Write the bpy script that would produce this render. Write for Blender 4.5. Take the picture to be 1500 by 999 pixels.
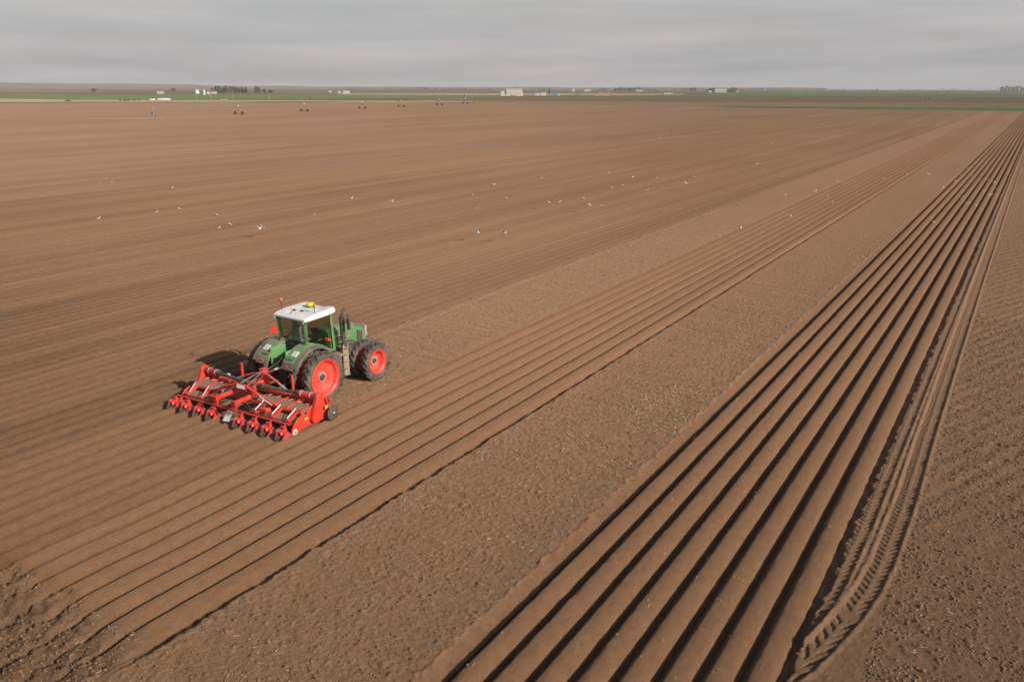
import bpy, math, random
import numpy as np
from mathutils import Vector, Matrix
R = math.radians
random.seed(5); rng = np.random.default_rng(7)
scene = bpy.context.scene
for o in list(bpy.data.objects): bpy.data.objects.remove(o)

# ------------------------------------------------------------------ camera
cam = bpy.data.cameras.new('camera'); camo = bpy.data.objects.new('camera', cam)
scene.collection.objects.link(camo); scene.camera = camo
PITCH, PSI, ROLL, CAMH = R(17.6386), R(32.6284), .0025, 12.1
fh = Vector((-math.sin(PSI), math.cos(PSI), 0)); rr = Vector((math.cos(PSI), math.sin(PSI), 0)); zz = Vector((0, 0, 1))
fw = fh*math.cos(PITCH) - zz*math.sin(PITCH); uu = fh*math.sin(PITCH) + zz*math.cos(PITCH)
r2 = rr*math.cos(ROLL) + uu*math.sin(ROLL); u2 = uu*math.cos(ROLL) - rr*math.sin(ROLL)
m = Matrix((r2, u2, -fw)).transposed().to_4x4(); m.translation = (0, 0, CAMH); camo.matrix_world = m
cam.sensor_width = 36; cam.lens = 28.0; cam.clip_start = .3; cam.clip_end = 60000

# ------------------------------------------------------------------ world and sun
SUN_EL, SUN_AZ = R(28.0), R(-4)          # azimuth measured from +X towards +Y
w = bpy.data.worlds.new('World'); scene.world = w; w.use_nodes = True
nt = w.node_tree; N = nt.nodes; L = nt.links; N.clear()
sky = N.new('ShaderNodeTexSky'); sky.sky_type = 'NISHITA'; sky.sun_disc = False
sky.sun_elevation = SUN_EL; sky.sun_rotation = R(90) - SUN_AZ; sky.air_density = 1.3; sky.dust_density = 3.0; sky.ozone_density = 1
geo = N.new('ShaderNodeNewGeometry'); mp = N.new('ShaderNodeMapping'); mp.inputs['Scale'].default_value = (1.2, 1.2, 13.0)
mp.inputs['Rotation'].default_value = (R(3), R(-4), R(20))
L.new(geo.outputs['Incoming'], mp.inputs['Vector'])
cn = N.new('ShaderNodeTexNoise'); cn.inputs['Scale'].default_value = 2.6; cn.inputs['Detail'].default_value = 7; cn.inputs['Roughness'].default_value = .55; cn.inputs['Distortion'].default_value = .4
L.new(mp.outputs[0], cn.inputs['Vector'])
cr = N.new('ShaderNodeValToRGB'); cr.color_ramp.elements[0].position = .36; cr.color_ramp.elements[0].color = (.66,)*3+(1,); cr.color_ramp.elements[1].position = .66; cr.color_ramp.elements[1].color = (.93,)*3+(1,)
L.new(cn.outputs['Fac'], cr.inputs[0])
mx = N.new('ShaderNodeMix'); mx.data_type = 'RGBA'
sxz = N.new('ShaderNodeSeparateXYZ'); L.new(geo.outputs['Incoming'], sxz.inputs[0])
el = N.new('ShaderNodeMapRange'); el.inputs[1].default_value = -.27; el.inputs[2].default_value = -.11; el.inputs[3].default_value = .0; el.inputs[4].default_value = 1
L.new(sxz.outputs['Z'], el.inputs[0]); em = N.new('ShaderNodeMath'); em.operation = 'MULTIPLY'; L.new(el.outputs[0], em.inputs[0]); L.new(cr.outputs[0], em.inputs[1])   # veil of cloud kept low, unseen clear sky overhead cuts the ambient fill
ct = N.new('ShaderNodeTexNoise'); ct.inputs['Scale'].default_value = 1.7; ct.inputs['Detail'].default_value = 5; L.new(mp.outputs[0], ct.inputs['Vector'])
cc = N.new('ShaderNodeValToRGB'); cc.color_ramp.elements[0].position = .40; cc.color_ramp.elements[0].color = (.555,.55,.585,1); cc.color_ramp.elements[1].position = .60; cc.color_ramp.elements[1].color = (.645,.60,.60,1)
L.new(ct.outputs['Fac'], cc.inputs[0]); cs = N.new('ShaderNodeVectorMath'); cs.operation = 'SCALE'; cs.inputs['Scale'].default_value = 10; L.new(cc.outputs[0], cs.inputs[0])
L.new(em.outputs[0], mx.inputs[0]); L.new(sky.outputs[0], mx.inputs[6]); L.new(cs.outputs[0], mx.inputs[7])
bg = N.new('ShaderNodeBackground'); bg.inputs['Strength'].default_value = .10
wo = N.new('ShaderNodeOutputWorld'); L.new(mx.outputs[2], bg.inputs[0]); L.new(bg.outputs[0], wo.inputs[0])
sl = bpy.data.lights.new('sun', 'SUN'); sl.energy = 4.9; sl.angle = R(.6); sl.color = (1, .93, .82)
so = bpy.data.objects.new('sun', sl); scene.collection.objects.link(so)
sd = Vector((math.cos(SUN_EL)*math.cos(SUN_AZ), math.cos(SUN_EL)*math.sin(SUN_AZ), math.sin(SUN_EL)))
so.rotation_euler = sd.to_track_quat('Z', 'Y').to_euler(); so.location = (30, 0, 40)
scene.view_settings.view_transform = 'Standard'; scene.view_settings.look = 'None'
scene.view_settings.exposure = -0.12; scene.view_settings.gamma = 1
scene.render.resolution_x = 1024; scene.render.resolution_y = 681

# ------------------------------------------------------------------ helpers
def link(o, parent=None):
    scene.collection.objects.link(o)
    if parent is not None: o.parent = parent
    return o
def tag(o, label=None, cat=None, group=None, kind=None):
    if label: o['label'] = label
    if cat: o['category'] = cat
    if group: o['group'] = group
    if kind: o['kind'] = kind
    return o
def empty(name, loc, rz=0, label=None, cat=None, group=None):
    o = bpy.data.objects.new(name, None); o.location = loc; o.rotation_euler = (0, 0, rz); o.empty_display_size = .2
    link(o); return tag(o, label, cat, group)
class MB:
    def __init__(s): s.v = []; s.f = []
    def add(s, vs, fs):
        n = len(s.v); s.v += [tuple(p) for p in vs]; s.f += [tuple(i+n for i in f) for f in fs]; return s
    def box(s, c, d, rot=None, taper=None):
        hx, hy, hz = d[0]/2, d[1]/2, d[2]/2; vs = []
        for sx, sy, sz in ((-1,-1,-1),(1,-1,-1),(1,1,-1),(-1,1,-1),(-1,-1,1),(1,-1,1),(1,1,1),(-1,1,1)):
            t = taper if (taper and sz > 0) else 1
            p = Vector((sx*hx*t, sy*hy*t, sz*hz))
            if rot is not None: p = rot @ p
            vs.append(p + Vector(c))
        return s.add(vs, ((0,3,2,1),(4,5,6,7),(0,1,5,4),(1,2,6,5),(2,3,7,6),(3,0,4,7)))
    def beam(s, a, b, w_, h_):
        a, b = Vector(a), Vector(b); d = b-a; q = d.to_track_quat('Y', 'Z').to_matrix()
        return s.box((a+b)/2, (w_, d.length, h_), q)
    def tube(s, a, b, r, r1=None, n=10):
        a, b = Vector(a), Vector(b); r1 = r if r1 is None else r1; q = (b-a).to_track_quat('Z', 'Y').to_matrix()
        vs = []
        for p, rad in ((a, r), (b, r1)):
            for k in range(n):
                t = 2*math.pi*k/n; vs.append(p + q @ Vector((rad*math.cos(t), rad*math.sin(t), 0)))
        fs = [(k, (k+1) % n, n+(k+1) % n, n+k) for k in range(n)] + [tuple(reversed(range(n))), tuple(range(n, 2*n))]
        return s.add(vs, fs)
    def path(s, pts, r, n=8):
        for a, b in zip(pts[:-1], pts[1:]): s.tube(a, b, r, r, n)
        return s
    def lathe(s, prof, c=(0,0,0), n=32, axis='X'):
        vs = []; m_ = len(prof)
        for k in range(n):
            t = 2*math.pi*k/n
            for (a, r) in prof:
                if axis == 'X': vs.append((c[0]+a, c[1]+r*math.cos(t), c[2]+r*math.sin(t)))
                elif axis == 'Z': vs.append((c[0]+r*math.cos(t), c[1]+r*math.sin(t), c[2]+a))
                else: vs.append((c[0]+r*math.sin(t), c[1]+a, c[2]+r*math.cos(t)))
        fs = []
        for k in range(n):
            k2 = (k+1) % n
            for j in range(m_-1): fs.append((k*m_+j, k*m_+j+1, k2*m_+j+1, k2*m_+j))
        return s.add(vs, fs)
    def prism(s, poly, x0, x1):       # poly in (y, z), extruded along x
        n = len(poly); vs = [(x0, y, z) for y, z in poly] + [(x1, y, z) for y, z in poly]
        fs = [tuple(range(n)), tuple(reversed(range(n, 2*n)))] + [(k, n+k, n+(k+1) % n, (k+1) % n) for k in range(n)]
        return s.add(vs, fs)
    def loft(s, secs, cap=True):      # closed sections with equal counts
        n = len(secs[0]); vs = [p for sec in secs for p in sec]; fs = []
        for j in range(len(secs)-1):
            for k in range(n): fs.append((j*n+k, j*n+(k+1) % n, (j+1)*n+(k+1) % n, (j+1)*n+k))
        if cap: fs += [tuple(reversed(range(n))), tuple(range((len(secs)-1)*n, len(secs)*n))]
        return s.add(vs, fs)
    def ball(s, c, r, n=10):
        r = r if isinstance(r, (tuple, list)) else (r, r, r); rows = n//2+1
        vs = []
        for j in range(rows):
            ph = math.pi*(j/(rows-1)); 
            for k in range(n):
                t = 2*math.pi*k/n; sn = max(math.sin(ph), .02)
                vs.append((c[0]+r[0]*sn*math.cos(t), c[1]+r[1]*sn*math.sin(t), c[2]-r[2]*math.cos(ph)))
        fs = [(j*n+k, j*n+(k+1) % n, (j+1)*n+(k+1) % n, (j+1)*n+k) for j in range(rows-1) for k in range(n)]
        fs += [tuple(reversed(range(n))), tuple(range((rows-1)*n, rows*n))]
        return s.add(vs, fs)
    def build(s, name, mat_, parent=None, smooth=True, bevel=0, angle=35):
        me = bpy.data.meshes.new(name); me.from_pydata(s.v, [], s.f); me.validate(); me.materials.append(mat_)
        import bmesh
        b = bmesh.new(); b.from_mesh(me); bmesh.ops.recalc_face_normals(b, faces=b.faces)
        if bevel: bmesh.ops.bevel(b, geom=[e for e in b.edges if len(e.link_faces) == 2 and e.calc_face_angle(0) > .6], offset=bevel, segments=1, affect='EDGES', clamp_overlap=True)
        b.to_mesh(me); b.free()
        if smooth: me.shade_smooth(); me.set_sharp_from_angle(angle=R(angle))
        return link(bpy.data.objects.new(name, me), parent)

def mat(name, col, rough=.6, metal=0, var=.12, scale=6.0, dust=0, dustcol=(.33,.225,.15), bump=0, coat=0, updust=0):
    M_ = bpy.data.materials.new(name); M_.use_nodes = True; t = M_.node_tree; n = t.nodes; l = t.links
    p = n['Principled BSDF']; p.inputs['Roughness'].default_value = rough; p.inputs['Metallic'].default_value = metal
    if coat: p.inputs['Coat Weight'].default_value = coat
    tc = n.new('ShaderNodeTexCoord'); no = n.new('ShaderNodeTexNoise'); no.inputs['Scale'].default_value = scale; no.inputs['Detail'].default_value = 5
    l.new(tc.outputs['Object'], no.inputs['Vector'])
    mr = n.new('ShaderNodeMapRange'); mr.inputs[1].default_value = .25; mr.inputs[2].default_value = .75; mr.inputs[3].default_value = 1-var; mr.inputs[4].default_value = 1+var
    l.new(no.outputs['Fac'], mr.inputs[0])
    mu = n.new('ShaderNodeMix'); mu.data_type = 'RGBA'; mu.blend_type = 'MULTIPLY'; mu.inputs[0].default_value = 1; mu.inputs[6].default_value = (*col, 1)
    l.new(mr.outputs[0], mu.inputs[7]); out = mu.outputs[2]
    if dust or updust:
        n2 = n.new('ShaderNodeTexNoise'); n2.inputs['Scale'].default_value = scale*.7; n2.inputs['Detail'].default_value = 8; n2.inputs['Roughness'].default_value = .7
        l.new(tc.outputs['Object'], n2.inputs['Vector'])
        m2 = n.new('ShaderNodeMapRange'); m2.inputs[1].default_value = .38; m2.inputs[2].default_value = .58; m2.inputs[3].default_value = 0; m2.inputs[4].default_value = 1
        l.new(n2.outputs['Fac'], m2.inputs[0])
        g = n.new('ShaderNodeNewGeometry'); sx = n.new('ShaderNodeSeparateXYZ'); l.new(g.outputs['Normal'], sx.inputs[0])
        m3 = n.new('ShaderNodeMapRange'); m3.inputs[1].default_value = .3; m3.inputs[2].default_value = .95; m3.inputs[3].default_value = dust; m3.inputs[4].default_value = max(dust, updust)
        l.new(sx.outputs['Z'], m3.inputs[0])      # dust settles on faces that look up
        m4 = n.new('ShaderNodeMath'); m4.operation = 'MULTIPLY'; l.new(m2.outputs[0], m4.inputs[0]); l.new(m3.outputs[0], m4.inputs[1])
        m5 = n.new('ShaderNodeMix'); m5.data_type = 'RGBA'; l.new(m4.outputs[0], m5.inputs[0]); l.new(out, m5.inputs[6]); m5.inputs[7].default_value = (*dustcol, 1); out = m5.outputs[2]
        m6 = n.new('ShaderNodeMapRange'); m6.inputs[3].default_value = rough; m6.inputs[4].default_value = .95; l.new(m4.outputs[0], m6.inputs[0]); l.new(m6.outputs[0], p.inputs['Roughness'])
    l.new(out, p.inputs['Base Color'])
    if bump:
        b = n.new('ShaderNodeBump'); b.inputs['Strength'].default_value = bump; b.inputs['Distance'].default_value = .02
        l.new(no.outputs['Fac'], b.inputs['Height']); l.new(b.outputs[0], p.inputs['Normal'])
    return M_
GREEN = mat('green_paint', (.08,.31,.11), .4, dust=.35, updust=.9, scale=4, coat=.3)
GREEN_CLEAN = mat('green_paint_clean', (.06,.23,.075), .4, dust=.25, updust=.6, scale=3, coat=.3)
WHITE = mat('white_paint', (.83,.81,.79), .4, dust=.02, updust=.16, scale=1.6)
RED = mat('red_paint', (.66,.035,.022), .4, dust=.12, updust=.5, scale=4, coat=.3)
RIMRED = mat('rim_red', (.78,.055,.04), .4, dust=.2, scale=3, coat=.2)
DRED = mat('dark_red_paint', (.42,.02,.018), .4, dust=.1, updust=.2, scale=5)
RUBBER = mat('rubber', (.045,.042,.04), .85, dust=.75, scale=3, dustcol=(.17,.13,.10))
PLASTIC = mat('grey_plastic', (.10,.095,.09), .6, dust=.5, updust=.9, scale=3)
BLACK = mat('black_steel', (.03,.03,.03), .55, dust=.3, updust=.5)
STEEL = mat('bare_steel', (.62,.62,.62), .3, .8, dust=.05)
BRIGHT = mat('bright_steel', (.75,.75,.76), .35, .3)
DUSTY = mat('dusty_sheet', (.33,.16,.10), .9, dust=.9, updust=1.0, scale=2.5, dustcol=(.27,.17,.11))
NUTS = mat('dull_nuts', (.35,.30,.27), .5, dust=.4)
DUSTB = mat('dust_covered_steel', (.30,.23,.17), .9, dust=.6, updust=.9)
ORANGE = mat('orange_lens', (.9,.16,.03), .3)
SMV = mat('orange_red_reflector', (.95,.07,.03), .5)
YELLOW = mat('yellow_plastic', (.85,.62,.02), .4)
DARKIN = mat('cab_interior', (.03,.03,.03), .7)
SEATM = mat('grey_seat_fabric', (.30,.36,.38), .9)
LENS = mat('clear_lens', (.8,.8,.78), .15)
STICK = mat('white_sticker', (.75,.74,.73), .6)
def glass_mat():
    g = bpy.data.materials.new('tinted_glass'); g.use_nodes = True; t = g.node_tree; n = t.nodes; n.clear()
    o = n.new('ShaderNodeOutputMaterial'); a = n.new('ShaderNodeBsdfTransparent'); a.inputs[0].default_value = (.60,.63,.55,1)
    b = n.new('ShaderNodeBsdfGlossy'); b.inputs['Roughness'].default_value = .03
    f = n.new('ShaderNodeValue'); f.outputs[0].default_value = .10; mx_ = n.new('ShaderNodeMixShader')
    t.links.new(f.outputs[0], mx_.inputs[0]); t.links.new(a.outputs[0], mx_.inputs[1]); t.links.new(b.outputs[0], mx_.inputs[2]); t.links.new(mx_.outputs[0], o.inputs[0]); return g
GLASS = glass_mat()

# ------------------------------------------------------------------ soil
def _hash(ix, iy, seed):
    h = (ix.astype(np.int64)*374761393 + iy.astype(np.int64)*668265263 + seed*1442695041) & 0xFFFFFFFF
    h = ((h ^ (h >> 13))*1274126177) & 0xFFFFFFFF
    return ((h ^ (h >> 16)) & 0xFFFF)/65535.0
def vnoise(x, y, seed=0):
    ix = np.floor(x); iy = np.floor(y); fx = x-ix; fy = y-iy; fx = fx*fx*(3-2*fx); fy = fy*fy*(3-2*fy)
    a = _hash(ix, iy, seed); b = _hash(ix+1, iy, seed); c = _hash(ix, iy+1, seed); d = _hash(ix+1, iy+1, seed)
    return a+(b-a)*fx+(c-a)*fy+(a-b-c+d)*fx*fy
def sst(a, b, x):
    t = np.clip((x-a)/(b-a), 0, 1); return t*t*(3-2*t)
SP = .76; XR0, XR1 = -8.86, -2.78; XM0, XM1 = -21.18, -15.10; XT0 = -27.26; XL0 = XT0-SP*85
PU = np.array([0, .03, .085, .12, .17, .28, .40, .52, .615, .655, .695, .725, .76]); PH = np.array([-.25, -.24, -.06, .008, .026, .034, .032, .018, -.004, -.040, -.18, -.24, -.25])
PLEVEL = .02
PUR = np.array([0, .05, .13, .19, .25, .34, .43, .52, .60, .66, .70, .73, .76]); PHR = np.array([-.27, -.27, -.12, -.01, .026, .034, .028, .010, -.022, -.07, -.17, -.25, -.27])
def ridge_deep(x, y, x0):
    k = np.floor((x-x0)/SP+1e-6)
    xx = x+(vnoise(k*9.7, y*1.3, 201)-.5)*.004+(vnoise(k*5.1, y*9, 202)-.5)*.010
    u = np.mod(xx-x0, SP); h = np.interp(u, PUR, PHR)+PLEVEL
    ed = np.exp(-((u-.66)/.07)**2)+np.exp(-((u-.19)/.06)**2)
    return h+ed*(vnoise(x*14, y*9, 203)-.5)*.022-np.exp(-((u-.22)/.08)**2)*np.maximum(vnoise(k*3.3, y*1.1, 204)-.72, 0)*.07
def ridge(x, x0):
    u = np.mod(x-x0+1e-6, SP); return np.interp(u, PU, PH)+PLEVEL
def clods(x, y, s=1.0):
    # cultivator passes run along X: lumps drawn out that way
    n1 = vnoise(x*2.6, y*7.5, 1); n2 = vnoise(x*11+y*3, y*17-x*2, 2); n3 = vnoise(x*24-y*7, y*27+x*5, 3)
    l_ = vnoise(x*12+31-y*4, y*14+x*3, 4); lump = np.maximum(l_-.72, 0)*.16-np.maximum(.20-l_, 0)*.12
    g_ = vnoise(x*.22, y*3.6+vnoise(x*.7, y*.7, 9)*1.2, 5)
    return s*((n1-.5)*.020+(n2-.5)*.022+(n3-.5)*.022+lump+(g_-.5)*.055)
TRR = np.array([(15.0,-2.75),(15.6,-2.52),(16.5,-2.28),(18.1,-1.93),(19.5,-1.74),(21.1,-1.64),(25,-1.60),(30,-1.66),(41,-1.72),(60,-1.78),(130,-1.85),(545,-1.9)])
TRL = np.array([(16.2,-3.05),(17,-2.78),(18,-2.62),(19.2,-2.50),(22.7,-2.42),(26.7,-2.44),(33,-2.44),(46,-2.46),(130,-2.5),(545,-2.55)])
def track(x, y, T, h, wid=.26, dep=1.0):
    xc = np.interp(y, T[:,0], T[:,1]); sl_ = np.interp(y+.2, T[:,0], T[:,1])-np.interp(y-.2, T[:,0], T[:,1])
    t = (x-xc)/np.sqrt(1+(sl_/.4)**2); y0 = T[0,0]
    k = sst(wid+.05, wid-.04, np.abs(t))*sst(y0, y0+.3, y)*np.interp(y, [35, 95], [1, .4])
    berm = np.exp(-((np.abs(t)-wid-.07)/.06)**2)*sst(y0, y0+.3, y)
    # herringbone lugs pressed into the soil
    arc = y*1.0 + (np.interp(y, T[:,0], T[:,1]))*-.9*np.exp(-(y-15)/4)
    ph = np.mod((arc - np.abs(t)*.75*1.0 + (t > 0)*.11)/.235, 1)
    lug = sst(.0, .12, ph)*sst(.52, .40, ph)*sst(.03, .07, np.abs(t))*sst(wid, wid-.03, np.abs(t))
    amp = .055*(vnoise(x*2, y*1.1, 21) > .12)*np.clip(1.25-y/90, .35, 1)
    tr = -.018*dep - lug*amp*dep + (vnoise(x*14, y*14, 22)-.5)*.018
    return h*(1-k) + tr*k + berm*.04*(.5+vnoise(x*6, y*5, 23))
def h_right(x, y):
    h = clods(x, y)
    g_ = np.sin((x*6-y*2.5)/6.5/.62*2*math.pi + vnoise(x*.5, y*.5, 31)*2)      # old faint drill lines crossing at an angle
    h = h+g_*.015*vnoise(x*1.3, y*1.3, 32)*1.6*sst(21, 27, y)*sst(-1.3, -1.0, x)
    h = np.where(x < -1.25, h*.55, h)
    h = track(x, y, TRL, h, .22, .6); h = track(x, y, TRR, h, .26, .8)
    e = XR1+.15+(vnoise(x*0, y*3.5, 41)-.5)*.14+(vnoise(x*0, y*11, 42)-.5)*.07
    return np.where(x < e+.07, -.18+(h+.18)*sst(e-.07, e+.07, x), h)
def h_mid(x, y):                                # cloddy strip between the two finished beds
    h = clods(x, y)
    e0 = XM1+.20+(vnoise(x*0, y*3, 43)-.5)*.06+(vnoise(x*0, y*10, 44)-.5)*.07
    dp = .02+.16*sst(7.4, 8.6, y); h = np.where(x < e0+.07, -dp+(h+dp)*sst(e0-.10, e0+.06, x), h)
    e1 = XR0-.46+(vnoise(x*0, y*2.4, 45)-.5)*.16+(vnoise(x*0, y*9, 46)-.5)*.08
    lip = np.exp(-((x-e1)/.06)**2)*.045*vnoise(x*3, y*5, 47)
    slope = -.02-.16*np.clip((x-e1)/(XR0-e1), 0, 1)+(vnoise(x*9, y*9, 48)-.5)*.02
    h = np.where(x > e1, slope, h+lip)
    return h*1.0
def h_tractor(x, y):
    e0 = XT0+.15+(vnoise(x*0, y*2.4, 49)-.5)*.16
    e1 = XM0-.42+(vnoise(x*0, y*2.4, 50)-.5)*.14
    h = clods(x, y)*1.0
    wt = np.exp(-((x-XT0-.75)/.22)**2)                                   # old wheel mark beside the last pass
    h = h*(1-.6*wt)-.02*wt
    h = np.where(x > e1, -.01-.17*np.clip((x-e1)/(XM0-e1), 0, 1)+(vnoise(x*9, y*9, 51)-.5)*.02, h)
    h = np.where(x < e0, -.16+(h+.16)*sst(XT0, e0, x), h)
    under = sst(19.2, 18.6, y)                                            # beneath and behind the ridger
    rg = ridge(x, XT0)-.01
    worked = -.03+(vnoise(x*6, y*6, 52)-.5)*.04
    k = sst(18.2, 17.4, y)
    return h*(1-under)+under*(worked*(1-k)+rg*k)
def headland(x, y, h):
    """rows start at y~8.3; before that the soil is torn up by the lifted ridger"""
    st = 8.2+(vnoise(x*1.3, y*0, 61)-.5)*1.3 - .0*x
    k = sst(st+.25, st-.25, y)
    u = x+.38*np.sin((y-st)*.9)*sst(st, st-3, y)
    old = np.interp(np.mod(u-XM0, SP), PU, PH)*.30*sst(st-7, st-1, y)
    torn = (vnoise(x*1.6, y*1.6, 62)-.5)*.18+(vnoise(x*5+y*2, y*6, 63)-.5)*.13+(vnoise(x*12-y*3, y*13, 64)-.5)*.08+(vnoise(x*25, y*24+x*4, 65)-.5)*.04+old
    return h*(1-k)+torn*k
def wob(x, y, x0):
    """slight snaking of the first metres of each row"""
    return x + .10*np.sin((y-8)*1.1)*np.exp(-np.clip(y-8, 0, 99)/2.2)
def small(x, y): return (vnoise(x*16, y*7, 71)-.5)*.010 + (vnoise(x*3, y*.8, 72)-.5)*.018
def h_bed_r(x, y): return ridge_deep(x, y, XR0)+small(x, y)
def h_bed_m(x, y):
    k = np.floor((x-XM0)/SP); xx = wob(x, y, XM0)+(vnoise(k*9.7, y*1.0, 205)-.5)*.016+(vnoise(k*3.1, y*8, 206)-.5)*.010; return headland(x, y, ridge(xx, XM0)+small(x, y))
def h_left(x, y):
    d = np.floor((x-XT0)/SP); off = (_hash(d, d*0, 5)-.5)*.03
    fall = np.interp(x, [-75, -45, -30], [.38, .55, .85])*(.85+.3*vnoise(x*.25, y*.01, 73))
    return headland(x, y, (ridge(x, XT0-SP*86)+off)*fall+small(x, y))
def ygrid(y0, y1, base, rel, rel2=.006):
    ys = [y0]
    while ys[-1] < y1:
        y = ys[-1]; r_ = rel if y < 130 else rel2
        ys.append(y+max(base, r_*abs(y)))
    ys[-1] = y1; return np.array(ys)
def ridge_cols(x0, n): 
    return np.concatenate([x0+SP*k+PU[:-1] for k in range(n)]+[[x0+SP*n]])
SOILV = []; SOILF = []; ATTR = []; nv = 0
def sheet(xs, ys, hf, rough):
    global nv
    X, Y = np.meshgrid(xs, ys); Z = hf(X, Y) if callable(hf) else np.full_like(X, hf)
    SOILV.append(np.stack([X, Y, Z], -1).reshape(-1, 3)); ny, nx = X.shape
    i = np.arange(ny-1)[:, None]*nx+np.arange(nx-1)[None, :]+nv
    SOILF.append(np.stack([i, i+1, i+nx+1, i+nx], -1).reshape(-1, 4))
    rv = rough(X, Y) if callable(rough) else np.full_like(X, rough); ATTR.append(rv.reshape(-1)); nv += X.size
YE = 546.0
yf = ygrid(1.0, YE, .035, .0023); yb = ygrid(1.0, YE, .07, .004); yl = ygrid(1.0, YE, .09, .006)
def head_rough(x, y): return sst(8.6, 7.8, y)
sheet(np.concatenate([np.arange(XR1-.02, -1.2, .021), np.arange(-1.2, 3.0, .042)]), yf, h_right, 1.0)
sheet(np.arange(2.95, 30, .25), ygrid(1, YE, .25, .01), h_right, 1.0)
sheet(np.linspace(XR0, XR1, 235), yb, h_bed_r, 0.0)
sheet(np.arange(XM1-.02, XR0+.02, .036), yf, h_mid, lambda x, y: 1-sst(XR0-.5, XR0-.38, x))
xb = ridge_cols(XM0, 8); xb = np.sort(np.concatenate([xb, (xb[1:]+xb[:-1])/2]))
sheet(xb, ygrid(1, YE, .05, .0035), h_bed_m, head_rough)
sheet(np.arange(XT0-.02, XM0+.02, .045), yf, h_tractor, lambda x, y: sst(18.5, 19.2, y)*(1-sst(XM0-.5, XM0-.36, x)))
sheet(ridge_cols(XL0, 85), yl, h_left, head_rough)
def h_far(x, y): return (vnoise(x*.3, y*.3, 81)-.5)*.10-.03
sheet(np.concatenate([np.arange(XL0-420, XL0-60, 4.), np.arange(XL0-60, XL0+.3, .6)]), ygrid(-60, YE, 1.0, .01, .01), h_far, .2)
sheet(np.arange(XL0, 31, 1.0), np.arange(-60, 1.6, .5), lambda x, y: (vnoise(x*2, y*2, 83)-.5)*.08-.02, 1.0)
sheet(np.array([XL0-1, XT0, XM0, XM1, XR0, XR1, 4.]), np.arange(1, 547, 5.), -.34, .5)
V = np.concatenate(SOILV); F = np.concatenate(SOILF); A = np.concatenate(ATTR)
me = bpy.data.meshes.new('field_ground'); me.vertices.add(len(V)); me.vertices.foreach_set('co', V.astype(np.float32).ravel())
me.loops.add(F.size); me.loops.foreach_set('vertex_index', F.astype(np.int32).ravel())
me.polygons.add(len(F)); me.polygons.foreach_set('loop_start', np.arange(0, F.size, 4, dtype=np.int32)); me.polygons.foreach_set('use_smooth', np.ones(len(F), bool))
me.update(calc_edges=True); at = me.attributes.new('rough', 'FLOAT', 'POINT'); at.data.foreach_set('value', A.astype(np.float32))
field = link(bpy.data.objects.new('field_ground', me)); tag(field, kind='structure')

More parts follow.
